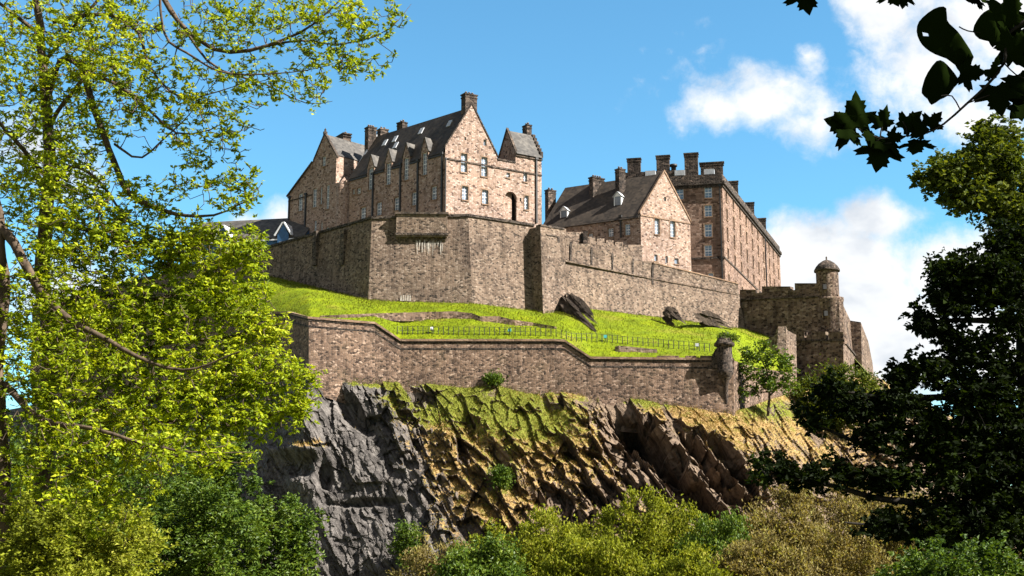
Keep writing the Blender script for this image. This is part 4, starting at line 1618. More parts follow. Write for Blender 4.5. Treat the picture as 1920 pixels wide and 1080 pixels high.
def build_terrace():
    nu, nt = 420, 50
    u = np.linspace(60, 1494, nu)
    t = np.concatenate([[0.0], np.linspace(0.001, 1, nt - 1)])
    U, TT = np.meshgrid(u, t, indexing='ij')
    Pn = terr(U.ravel(), TT.ravel())
    sk = TT.ravel() <= 0
    d = fbm(Pn[:, 0] * .12, Pn[:, 1] * .12, None, 4, 5) * .45 * np.sin(TT.ravel() * math.pi)
    Pn[:, 2] += d + fbm(Pn[:, 0] * .9, Pn[:, 1] * .9, None, 3, 9) * .09
    Pn[sk, 2] -= 7
    g = np_mesh('grass_slope', Pn, grid_quads(nu, nt), M['grass'], None, True)
    tag(g, kind='structure')
    # small retaining wall in the grass
    root = thing('retaining_wall', 'low broken line of brown stone retaining wall in the middle of the bright grass', 'wall', ground_at(840, 597))
    mb = MB()
    pts = [(600, 592, 595), (640, 590, 596), (720, 587, 597), (800, 585, 597), (850, 583.5, 597), (885, 587, 598), (900, 593, 602), (935, 593, 603), (965, 600, 608), (1000, 605, 609), (1040, 612, 615)]
    mb_t, mb_b = [], []
    for u_, a, b in pts:
        g_ = ground_at(u_, b)
        mb_t.append((u_, a, g_.y - .1))
        mb_b.append((u_, b + 5, g_.y - .15))
    wall_strip(mb, mb_t, mb_b, 2.5)
    mb.build('wall', M['low'], root)
    root = thing('ramp_wall', 'short sunlit stone ramp wall just behind the boundary wall coping', 'wall', ground_at(1190, 662))
    mb = MB()
    wall_strip(mb, [(1153, 650, 169.6), (1160, 648, 169.4), (1232, 655, 169.2)], [(1153, 680, 169.4), (1160, 680, 169.2), (1232, 680, 169.0)], 1.0)
    mb.build('wall', M['bast'], root)
    # railing
    root = thing('railing', 'thin grey iron railing with upright posts along the grass terrace', 'fence', ground_at(1040, 630))
    line = []
    tab = [(745, 627), (1040, 630), (1072, 640), (1122, 641), (1220, 650), (1300, 657), (1333, 660)]
    us = list(np.arange(745, 1334, 9.6))
    for u_ in us:
        v_ = lerp_tab(tab, u_)[0]
        line.append(ground_at(u_, v_))
    for i, p in enumerate(line):
        if i % 1 == 0:
            pb = MB()
            pb.box(p, (1, 0), (0, 1), .045, .045, p.z - .3, p.z + 1.15)
            pb.build('post', M['iron'], root)
    for h in (.55, 1.1):
        rb = MB()
        for a, b in zip(line[:-1], line[1:]):
            d = (b - a)
            n = Vector((-d.y, d.x, 0)).normalized() * .018
            q = [a + n, a - n, b - n, b + n]
            rb.hexa([x + UP * (h - .018) for x in q], [x + UP * (h + .018) for x in q])
        rb.build('rail', M['iron'], root)
    for (u_, v_, mt, lab) in [(810, 625, 'white', 'small white floodlight box on a short post on the grass terrace'), (955.5, 628, 'teal', 'small teal floodlight box on a short post in the middle of the grass terrace'),
                              (1135, 640, 'teal', 'small teal floodlight box on a short post above the coping slope'), (1307, 656, 'lead', 'small pale floodlight box on a short post beside the sentry turret')]:
        p = ground_at(u_, v_)
        o = thing('floodlight', lab, 'lamp', p, 'floodlights on the terrace')
        b = MB()
        b.box(p, (1, 0), (0, 1), .05, .05, p.z - .2, p.z + .45)
        b.build('post', M['iron'], o)
        b = MB()
        z0 = p.z + .45
        q = [p + Vector((x, y, 0)) for x, y in ((-.22, -.2), (.22, -.2), (.2, .16), (-.2, .16))]
        b.hexa([Vector((a.x, a.y, z0)) for a in q], [Vector((a.x * 1, a.y + .06, z0 + .42)) for a in q])
        b.build('lamp_housing', M[mt], o)


build_terrace()

C_TOP = [(-100, 790, 280), (60, 760, 244), (300, 725, 206), (430, 712, 187.8), (540, 700, 172.2), (579, 692, 163.6), (620, 706, 165.0), (700, 713, 166.2), (773, 717, 166.8), (873, 727, 166.6), (930, 722, 166.5), (987, 737, 166.4), (1040, 733, 166.3), (1117, 744, 166.0), (1200, 747, 165.8), (1267, 758, 165.5),
         (1367, 774, 165), (1400, 765, 168), (1440, 750, 176), (1500, 733, 190), (1560, 716, 199), (1640, 703, 206), (1680, 728, 212), (1750, 762, 220), (1820, 800, 230)]
C_BOT = [(-100, 255), (60, 222), (300, 180), (430, 158), (520, 150), (620, 147), (800, 143), (1000, 141), (1250, 141), (1450, 148), (1650, 166), (1820, 190)]
ZB = -9.0


def build_cliff():
    nu, nt = 760, 330
    u = np.concatenate([np.linspace(-100, 440, 60, endpoint=False), np.linspace(440, 1560, 700, endpoint=False), np.linspace(1560, 1820, 60)])
    nu = len(u)
    t = np.linspace(0, 1, nt)
    U, TT = np.meshgrid(u, t, indexing='ij')
    U, TT = U.ravel(), TT.ravel()
    vt, yt = lerp_tab(C_TOP, U)
    yb = lerp_tab(C_BOT, U)[0]
    c, s = math.cos(TH), math.sin(TH)
    a, b = (U - 960) / F, (540 - vt) / F
    dy, dz = c - b * s, s + b * c
    zt = CAMZ + dz * yt / dy
    pw = np.interp(U, [300, 620, 760, 900, 1300, 1450, 1820], [1.2, 1.15, 1.5, 1.9, 1.9, 1.3, 1.2])
    Z = ZB + (zt - ZB) * TT
    Y = yb + (yt - yb) * TT ** pw
    X = a / dy * yt + 0 * Y
    # keep the columns on their own sight line at mid height, they splay with depth
    X = X * (0.5 + 0.5 * Y / yt)
    w = Y * c + (Z - CAMZ) * s
    V = 540 - F * (-Y * s + (Z - CAMZ) * c) / w
    Uu = 960 + F * X / w
    # ---- strata: fractured beds that dip to the right
    q = X * .86 + Z * .51
    p = -X * .51 + Z * .86
    w1 = fbm(X * .07, Z * .07, Y * .07, 3, 31)
    w2 = fbm(X * .3, Z * .3, Y * .3, 3, 33)

    def facets(a, b, seed, tilt):
        ai, bi = np.floor(a), np.floor(b)
        best = np.full(a.shape, 1e9)
        second = np.full(a.shape, 1e9)
        val = np.zeros(a.shape)
        for da in (-1, 0, 1):
            for db in (-1, 0, 1):
                ia, ib = (ai + da).astype(np.int64), (bi + db).astype(np.int64)
                ca = ia + .15 + .7 * hash3(ia, ib, 0 * ia, seed)
                cb = ib + .15 + .7 * hash3(ia, ib, 0 * ia + 1, seed)
                d2 = (a - ca) ** 2 + (b - cb) ** 2
                r1 = hash3(ia, ib, 0 * ia + 2, seed) - .5
                t1 = hash3(ia, ib, 0 * ia + 3, seed) - .25
                t2 = hash3(ia, ib, 0 * ia + 4, seed) - .5
                v_ = r1 - tilt * (t1 * (a - ca) + t2 * (b - cb))
                m = d2 < best
                second = np.where(m, best, np.minimum(second, d2))
                val = np.where(m, v_, val)
                best = np.where(m, d2, best)
        return val, np.sqrt(second) - np.sqrt(best)
    left = np.clip((760 - Uu + (V - 720) * .55) / 140, 0, 1)
    left = left * left * (3 - 2 * left)
    right = np.clip((Uu - 1380) / 120, 0, 1)
    top = np.clip((1 - TT) / .08, 0, 1)
    slab = 1 - left
    f0, e0 = facets((q + w1 * 1.2) / 6.5, (p + w1 * 2) / 22, 3, 1.2)
    f1, e1 = facets((q + w1 * .9 + w2 * .2) / 3.1, (p + w1 * 3 + w2 * .8) / 7.0, 5, 1.3)
    f2, e2 = facets((q + w1 * .8 + w2 * .18) / 1.35, (p + w2 * .9) / 2.7, 15, 1.4)
    f3, e3 = facets((q + w2 * .15) / .62, (p + w2 * .3) / 1.1, 25, 1.1)
    f4, e4 = facets((X + Z * .22) / 4.6 + w2 * .12, Z / 6.0 + w2 * .15, 35, 1.2)
    f5, e5 = facets((X + Z * .3) / 1.5 + w2 * .15, Z / 2.2 + w2 * .15, 45, 1.0)
    f6, e6 = facets((X - Z * .2) / 1.5 + w2 * .12, (Z + X * .3) / 1.0 + w2 * .12, 55, 1.1)
    rgh = fbm(X * 1.6, Z * 1.6, Y * 1.6, 3, 61, .6)
    # a few blocks stand proud or have fallen out
    deep = lambda f_, k: np.where(f_ < -.34, -k, 0) + np.where(f_ > .42, k * .5, 0)
    d = f0 * 2.6 * slab + f1 * 1.9 * (.25 + .75 * slab) + f2 * 1.05 * (.4 + .6 * slab) + f3 * .55 * (.55 + .45 * slab) + rgh * .16
    d += slab * (deep(f1, 1.5) + deep(f2, .8) + f6 * .5)
    d += left * (f4 * .95 + f5 * .32)
    # soft turf buries the small ledges
    def blob(cu, cv, ru, rv, k=1.0):
        return k * np.exp(-(((Uu - cu) / ru) ** 2 + ((V - cv) / rv) ** 2))
    turf = np.clip(blob(860, 752, 130, 36, 1.0) + blob(1000, 790, 100, 44, .6) + blob(1240, 764, 110, 16, .8) + blob(1440, 795, 130, 55, .7) + blob(930, 955, 90, 40, .5), 0, 1)
    turf = np.clip(turf + blob(960, 840, 170, 80, .45) + blob(1330, 785, 110, 26, .9) + blob(1470, 800, 130, 60, .7), 0, 1)
    d *= 1 - .66 * turf
    knob = slab * np.clip((f3 - .32) / .1, 0, 1) * (1 - .6 * turf) * np.clip((f2 + .3) / .2, 0, 1)
    d += knob * .75
    # ---- named gullies (rows drawn from the rock itself): a slab that recedes, then a dark wall that comes forward
    qp = Uu - .80 * (V - 750) + (f2 * 14 + fbm(X * .12, Z * .12, None, 3, 55) * 10)
    def gully(q0, q1, q2, depth, vlo, vhi, soft=30):
        r_ = np.clip((qp - q0) / (q1 - q0), 0, 1)
        f_ = np.clip((qp - q1) / (q2 - q1), 0, 1)
        g = -depth * np.where(qp < q1, r_ ** 2.4, 1 - f_ ** 1.5)
        m = np.clip((V - vlo) / soft, 0, 1) * np.clip((vhi - V) / soft, 0, 1)
        return g * m * m * (3 - 2 * m)
    d += gully(1090, 1150, 1196, 12.0, 772, 985, 36)
    d += gully(1205, 1232, 1258, 8.0, 800, 970, 40)
    d += gully(1256, 1272, 1300, 7.0, 800, 960, 40)
    d += gully(905, 945, 985, 2.2, 800, 880, 34)
    d += gully(980, 1010, 1040, 1.8, 720, 830, 24)
    d += gully(800, 830, 862, 2.0, 770, 960, 40)
    d += gully(570, 640, 668, 2.6, 715, 830, 34)
    # big hollow and overhangs of the grey face
    for (hu, hv, ru, rv, dd) in ((560, 868, 26, 24, 2.4), (607, 893, 14, 26, 1.8), (545, 960, 34, 50, 2.6), (520, 920, 18, 60, 1.6), (700, 940, 60, 8, 1.2), (655, 945, 40, 6, .9)):
        e = ((Uu - hu) / ru) ** 2 + ((V - hv) / rv) ** 2
        d -= dd * np.exp(-e ** 2)
    # ledge under the ochre patch
    d += 1.6 * np.exp(-((V - 845) / 10) ** 2) * np.clip((640 - Uu) / 60, 0, 1) * np.clip((Uu - 470) / 60, 0, 1)
    amp = (.12 + .88 * top)
    amp *= np.clip(1.25 - right * .75, 0, 1)
    d *= amp
    Y = Y - d * .93
    Z = Z + d * .22 * top
    Pn = np.stack([X, Y, Z], -1)
    # ---- where things grow: gentle ground carries grass, steep rock is bare
    G = Pn.reshape(nu, nt, 3)
    du = np.gradient(G, axis=0)
    dt = np.gradient(G, axis=1)
    nrm = np.cross(du, dt)
    nrm /= np.linalg.norm(nrm, axis=2, keepdims=True) + 1e-9
    nz = nrm[:, :, 2].ravel()
    gs = (nz - .42) * .9
    gs += blob(860, 758, 150, 42, .62) + blob(1000, 800, 120, 55, .5) + blob(1240, 768, 120, 20, .6) + blob(1440, 795, 130, 55, .40) + blob(930, 955, 90, 40, .5) + blob(700, 716, 110, 10, .5)
    gs += blob(850, 850, 60, 70, .30) + blob(1330, 800, 60, 34, .45) + blob(1060, 860, 60, 50, .22) + blob(575, 832, 46, 10, .9) + blob(800, 1010, 70, 60, .4) + blob(740, 745, 26, 40, .3) + blob(1600, 850, 150, 80, .3)
    gs += blob(960, 850, 190, 110, .48) + blob(1320, 790, 110, 30, .3) + blob(1470, 810, 120, 60, .22)
    gs -= left * .45
    gs -= np.clip(1 - np.abs(qp - 1110) / 50, 0, 1) * .55 * (V > 742)
    gs -= np.clip(1 - np.abs(qp - 1190) / 60, 0, 1) * .6 * (V > 755)
    gs += np.clip((TT - .955) / .03, 0, 1) * .5 * (Uu > 560)
    gs -= knob * .5
    gs += f2 * .34 + f3 * .22 - slab * (f1 < -.34) * .5
    dry = .62 - blob(860, 752, 140, 40, .7) - blob(1000, 795, 90, 40, .35) - blob(640, 715, 130, 14, .5) - blob(940, 890, 22, 30, .7) - blob(1190, 752, 80, 12, .5) - blob(1450, 770, 60, 16, .45) - blob(765, 1000, 26, 40, .6)
    br = np.clip((Uu - 700 - (V - 720) * .35) / 190, 0, 1)
    quads = grid_quads(nu, nt)
    o = np_mesh('cliff', Pn, quads, M['cliff'], None, False)
    for nm, arr in (('grass', gs), ('dry', dry), ('brown', br)):
        at = o.data.attributes.new(nm, 'FLOAT', 'POINT')
        at.data.foreach_set('value', arr.astype(np.float32))
    tag(o, kind='structure')
    return G, gs.reshape(nu, nt), dry.reshape(nu, nt), nz.reshape(nu, nt)


CL, CL_G, CL_D, CL_N = build_cliff()


def cliff_at(u, v):
    j = int(np.argmin([abs(proj(CL[i, CL.shape[1] * 2 // 3])[0] - u) for i in range(0, CL.shape[0], 2)])) * 2
    vs = np.array([proj(x)[1] for x in CL[j]])
    return Vector(CL[j][int(np.argmin(np.abs(vs - v)))])


def build_outcrops():
    """dark bedded crags that break through the grass: leaning planks of rock"""
    for k, (lab, start, dirv, n, span, lens, lift) in enumerate([
        ('large dark slanted rock outcrop at the foot of the buttress, slicing down the grass', (1048, 546), (76, 76), 17, (-20, 17), (.6, 1.05), 1.5),
        ('small grey-brown rock outcrop against the curtain wall, nearer the dark slanted rock', (1240, 576), (50, 38), 13, (-15, 13), (.45, 1.0), 1.2),
        ('wide low brown rock outcrop against the curtain wall, nearer the corner battery', (1300, 588), (84, 32), 15, (-14, 14), (.45, 1.0), 1.2)]):
        rng = random.Random(30 + k)
        L = math.hypot(*dirv)
        dx, dy = dirv[0] / L, dirv[1] / L
        px_, py_ = dy, -dx                       # to the upper right
        y0 = ground_at(start[0], start[1] + 26).y - (1.0 if k == 0 else 1.9)
        y1 = ground_at(start[0] + dirv[0], start[1] + dirv[1] + 2).y - (.5 if k == 0 else 1.2)
        V, Q = [], []
        for i in range(n):
            o = span[0] + (span[1] - span[0]) * (i + .5) / n + rng.uniform(-1, 1)
            w = (span[1] - span[0]) / n * rng.uniform(1.0, 2.4)
            edge = abs(2 * (i + .5) / n - 1)
            a0 = rng.uniform(0, .16) + edge * .16
            a1 = max(a0 + .25, rng.uniform(*lens) - edge * .18)
            prot = rng.uniform(-.2, .9) * lift * (1 - .4 * edge)
            ns = 9
            base = len(V)
            for s_ in range(ns + 1):
                t = a0 + (a1 - a0) * s_ / ns
                tap = min(1, (1 - s_ / ns) * 2.2 + .12) * min(1, s_ / ns * 3 + .45)
                jt = rng.uniform(-.9, .9)
                for c, (cw, cy_) in enumerate(((-1, 0), (1, .25), (1, 2.4), (-1, 2.2))):
                    u = start[0] + dx * L * t + px_ * (o + w * cw * tap + jt * .6)
                    v = start[1] + dy * L * t + py_ * (o + w * cw * tap + jt * .6)
                    Y = y0 + (y1 - y0) * t - prot * tap + cy_ + rng.uniform(-.12, .12)
                    V.append(tuple(P(u, v, Y)))
            for s_ in range(ns):
                for c in range(4):
                    a, b = base + s_ * 4 + c, base + s_ * 4 + (c + 1) % 4
                    Q.append((a, b, b + 4, a + 4))
            Q.append((base, base + 3, base + 2, base + 1))
            e = base + ns * 4
            Q.append((e, e + 1, e + 2, e + 3))
        o = np_mesh('rock_outcrop', np.array(V), np.array(Q), M['crag'], None, False)
        for nm, val in (('grass', -.35), ('dry', .5), ('brown', .85 if k else .7)):
            at = o.data.attributes.new(nm, 'FLOAT', 'POINT')
            at.data.foreach_set('value', np.full(len(V), val, dtype=np.float32))
        tag(o, lab, 'rock', 'rocks breaking through the grass')


build_outcrops()


def build_ground():
    xs = np.concatenate([np.linspace(-3500, -300, 12), np.linspace(-250, 250, 80), np.linspace(300, 3500, 12)])
    ys = np.concatenate([np.linspace(-400, -40, 8), np.linspace(-30, 330, 100), np.linspace(360, 5000, 16)])
    X, Y = np.meshgrid(xs, ys, indexing='ij')
    Z = -np.interp(Y, [-30, 22, 75, 140], [0, 0, 9.4, 9.6]) + 0 * X
    nz = fbm(X * .05, Y * .05, None, 4, 3) * .5 + fbm(X * .4, Y * .4, None, 2, 4) * .1
    Z = Z + nz * np.clip((np.hypot(X, Y) - 6) / 30, 0, 1)
    o = np_mesh('ground', np.stack([X, Y, Z], -1).reshape(-1, 3), grid_quads(len(xs), len(ys)), M['ground'], None, True)
    tag(o, kind='structure')
    # hill top behind the walls, with its far flanks
    mb = MB()
    ring = [(-66, 236, 38), (-38.5, 208, 39), (-20, 187.5, 39), (-6.5, 186, 39), (3.5, 192, 38.5), (9, 194, 37), (23.5, 206, 36.5), (39, 218, 35.5), (51, 209, 35), (53, 207, 34.5), (58, 222, 33.5), (66, 240, 32), (95, 300, 30), (60, 360, 34), (-40, 350, 36), (-95, 300, 36)]
    top = [Vector(p) for p in ring]
    cen = Vector((0, 265, 38))
    for i in range(len(top)):
        a, b = top[i], top[(i + 1) % len(top)]
        mb.face([cen, a, b])
        if i >= 10:
            oa, ob = a + (a - cen) * .5, b + (b - cen) * .5
            oa.z, ob.z = -10, -10
            mb.face([a, Vector(oa), Vector(ob), b], 1)
        else:
            mb.face([a, Vector((a.x, a.y, -10)), Vector((b.x, b.y, -10)), b], 1)
    tag(mb.build('hilltop', [M['plat'], M['ground']]), kind='structure')


build_ground()
# ================================================================== vegetation
def spline(pts, step):
    """Catmull-Rom through pts (n,4: xyz + radius), resampled about every step"""
    P_ = np.asarray(pts, float)
    if len(P_) == 2:
        P_ = np.array([P_[0], P_[0] * .5 + P_[1] * .5, P_[1]])
    E = np.vstack([2 * P_[0] - P_[1], P_, 2 * P_[-1] - P_[-2]])
    out = []
    for i in range(1, len(E) - 2):
        L = np.linalg.norm(E[i + 1, :3] - E[i, :3])
        n = max(2, int(L / step))
        t = np.linspace(0, 1, n, endpoint=False)[:, None]
        a, b, c, d = E[i - 1], E[i], E[i + 1], E[i + 2]
        out.append(.5 * (2 * b + (c - a) * t + (2 * a - 5 * b + 4 * c - d) * t ** 2 + (3 * b - a - 3 * c + d) * t ** 3))
    out.append(E[-2][None])
    o = np.vstack(out)
    o[:, 3] = np.maximum(o[:, 3], .002)
    return o


class Tubes:
    def __init__(s):
        s.V, s.Q, s.n = [], [], 0

    def add(s, path, k=5):
        p, r = path[:, :3], path[:, 3]
        t = np.gradient(p, axis=0)
        t /= np.linalg.norm(t, axis=1, keepdims=True) + 1e-9
        ref = np.where(np.abs(t[:, 2:3]) > .9, np.array([[1.0, 0, 0]]), np.array([[0, 0, 1.0]]))
        a = np.cross(t, ref)
        a /= np.linalg.norm(a, axis=1, keepdims=True) + 1e-9
        b = np.cross(t, a)
        an = np.arange(k) * 2 * math.pi / k
        V = p[:, None] + r[:, None, None] * (a[:, None] * np.cos(an)[None, :, None] + b[:, None] * np.sin(an)[None, :, None])
        m = len(p)
        i = np.arange(m - 1)[:, None] * k + np.arange(k)[None]
        j = np.arange(m - 1)[:, None] * k + (np.arange(k)[None] + 1) % k
        s.Q.append(np.stack([i, j, j + k, i + k], -1).reshape(-1, 4) + s.n)
        s.V.append(V.reshape(-1, 3))
        s.n += m * k

    def build(s, name, mat, parent):
        return np_mesh(name, np.vstack(s.V), np.vstack(s.Q), mat, parent, True)


def leaf_cards(c, d, size, rng, wid=.55, fold=.18, flat=.35):
    """kite leaves: c base points, d directions (n,3), size (n)"""
    n = len(c)
    d = d / (np.linalg.norm(d, axis=1, keepdims=True) + 1e-9)
    r = rng.normal(size=(n, 3))
    r[:, 2] += flat * 3
    s = np.cross(d, r)
    s /= np.linalg.norm(s, axis=1, keepdims=True) + 1e-9
    nn = np.cross(s, d)
    L = size[:, None]
    m = c + d * L * .42
    V = np.stack([c, m + s * L * wid * .5 + nn * L * fold, c + d * L - nn * L * fold * .5, m - s * L * wid * .5 + nn * L * fold], 1)
    return V.reshape(-1, 3)


def px_path(pts, Y=None):
    """[(u, v, Y, radius)] -> xyz + r"""
    return [tuple(P(u, v, y)) + (r,) for (u, v, y, r) in pts]


def grow_tree(name, label, cat, base, limbs, blobs, seed, leaf, mats, group=None, step=.35, twig=(.018, .004), leafn=12, leafsize=(.06, .11), spread=.16,
              curl=.35, minlen=.0, along=.5, kt=3, wid=.55, up=.2, droop=0.0, maxr=.4, density=1.0, bare=0.0, bunch=None):
    """limbs: thick branches drawn by hand; every target inside the crown blobs is reached by a twig from the nearest wood"""
    rng = np.random.default_rng(seed)
    root = thing(name, label, cat, base, group)
    tb = Tubes()
    cap = 400000
    S_ = np.zeros((cap, 4))
    n = 0
    for l in limbs:
        sp = spline(l, step)
        wob = np.stack([fbm(np.arange(len(sp)) * .23 + 7 * k, np.full(len(sp), seed + n * .01), None, 2, seed + k) for k in range(3)], 1)
        sp[:, :3] += wob * step * .5 * np.minimum(1, np.arange(len(sp)) / 4)[:, None]
        tb.add(sp, 7 if sp[0, 3] > .03 else 5)
        S_[n:n + len(sp)] = sp
        n += len(sp)
    T = []
    for (u, v, ru, rv, Y, dY, cnt, *flag) in blobs:
        cnt = int(cnt * density)
        g = rng.normal(size=(cnt, 3))
        g /= np.linalg.norm(g, axis=1, keepdims=True)
        rad = rng.random(cnt) ** (1 / 2.4)
        q = g * rad[:, None]
        for x in q:
            T.append(tuple(P(u + x[0] * ru, v + x[2] * rv, Y + x[1] * dY)))
    T = np.array(T)
    # near targets first
    d0 = np.array([np.min(np.sum((S_[:n, :3] - t) ** 2, 1)) for t in T])
    order = np.argsort(d0)
    LC, LD = [], []
    for ti in order:
        t = T[ti]
        dv = S_[:n, :3] - t
        dist2 = np.sum(dv ** 2, 1)
        i = int(np.argmin(dist2))
        p0 = S_[i, :3]
        L = math.sqrt(dist2[i])
        dirn = (t - p0) / (L + 1e-9)
        if L > minlen:
            k = max(3, int(L / step) + 2)
            ts = np.linspace(0, 1, k)[:, None]
            side = rng.normal(size=3)
            side -= dirn * side.dot(dirn)
            c1 = p0 + dirn * L * .4 + side * L * .22 * curl + np.array((0, 0, -curl * L * .28))
            c2 = t - dirn * L * .25 + np.array((0, 0, -curl * L * .35)) + side * L * .1 * curl
            path = (1 - ts) ** 3 * p0 + 3 * (1 - ts) ** 2 * ts * c1 + 3 * (1 - ts) * ts ** 2 * c2 + ts ** 3 * t
            ra = min(S_[i, 3] * .75, twig[0] * (.45 + min(1.2, L / (step * 8))))
            rr = np.linspace(max(ra, twig[1]), twig[1], k)[:, None]
            path = np.hstack([path, rr])
            tb.add(path, kt)
            if n + k < cap:
                S_[n:n + k] = path
                n += k
            tip = path[-1, :3] - path[-2, :3]
        else:
            path = np.array([[*t, .01], [*t, .01]])
            tip = rng.normal(size=3)
        tip = tip / (np.linalg.norm(tip) + 1e-9)
        if rng.random() < bare: continue
        if bunch:
            nb = 1 + rng.poisson(bunch[0] - 1)
            k_ = len(path)
            for b_ in range(nb):
                at = path[-1, :3] if b_ == 0 else path[int(k_ * rng.uniform(.45, 1.0)) - 1, :3] + rng.normal(size=3) * spread
                m = max(2, rng.poisson(bunch[1]))
                dd = rng.normal(size=(m, 3))
                dd[:, 2] = np.abs(dd[:, 2]) * .5 - .35 - droop
                dd += tip * .7
                LC.append(np.repeat(at[None], m, 0) + rng.normal(size=(m, 3)) * spread * .22)
                LD.append(dd)
            continue
        m = rng.poisson(leafn)
        if m:
            w = np.clip(1 - np.abs(rng.normal(size=m)) * along, 0, 1)
            pos = path[(w * (len(path) - 1)).astype(int), :3] + rng.normal(size=(m, 3)) * spread * rng.uniform(.55, 1.75) * np.array((1, 1, .7))
            dd = rng.normal(size=(m, 3)) * .8 + tip * .6 + np.array((0, 0, up - droop))
            LC.append(pos)
            LD.append(dd)
    LC, LD = np.vstack(LC), np.vstack(LD)
    sz = rng.uniform(*leafsize, size=len(LC))
    V = leaf_cards(LC, LD, sz, rng, wid)
    tb.build('trunk', mats[1], root)
    np_mesh('crown', V, np.arange(len(V)).reshape(-1, 4), mats[0], root)
    print(name, 'twigs', len(T), 'leaves', len(LC))
    return root


LM = {}
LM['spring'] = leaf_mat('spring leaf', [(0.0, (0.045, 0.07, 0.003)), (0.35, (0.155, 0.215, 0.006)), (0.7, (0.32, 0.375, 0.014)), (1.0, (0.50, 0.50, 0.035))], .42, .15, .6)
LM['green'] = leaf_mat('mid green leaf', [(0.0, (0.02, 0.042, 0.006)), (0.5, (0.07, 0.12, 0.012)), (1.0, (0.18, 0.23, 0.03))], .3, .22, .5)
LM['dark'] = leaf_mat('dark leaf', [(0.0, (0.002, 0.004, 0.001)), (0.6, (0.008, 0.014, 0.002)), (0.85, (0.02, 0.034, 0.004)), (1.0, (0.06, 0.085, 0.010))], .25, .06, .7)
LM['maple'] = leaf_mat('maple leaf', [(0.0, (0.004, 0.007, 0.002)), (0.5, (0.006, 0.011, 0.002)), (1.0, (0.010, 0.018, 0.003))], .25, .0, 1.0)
LM['crown'] = leaf_mat('sycamore leaf', [(0.0, (0.016, 0.026, 0.004)), (0.45, (0.055, 0.078, 0.009)), (1.0, (0.18, 0.20, 0.026))], .35, .12, .6)
LM['olive'] = leaf_mat('olive leaf', [(0.0, (0.05, 0.06, 0.008)), (0.35, (0.13, 0.15, 0.012)), (0.7, (0.25, 0.275, 0.022)), (1.0, (0.37, 0.34, 0.08))], .35, .1, .7)
LM['tan'] = leaf_mat('tan budding leaf', [(0.0, (0.055, 0.042, 0.016)), (0.4, (0.155, 0.12, 0.045)), (0.7, (0.27, 0.225, 0.09)), (1.0, (0.27, 0.28, 0.05))], .35, .1, .7)

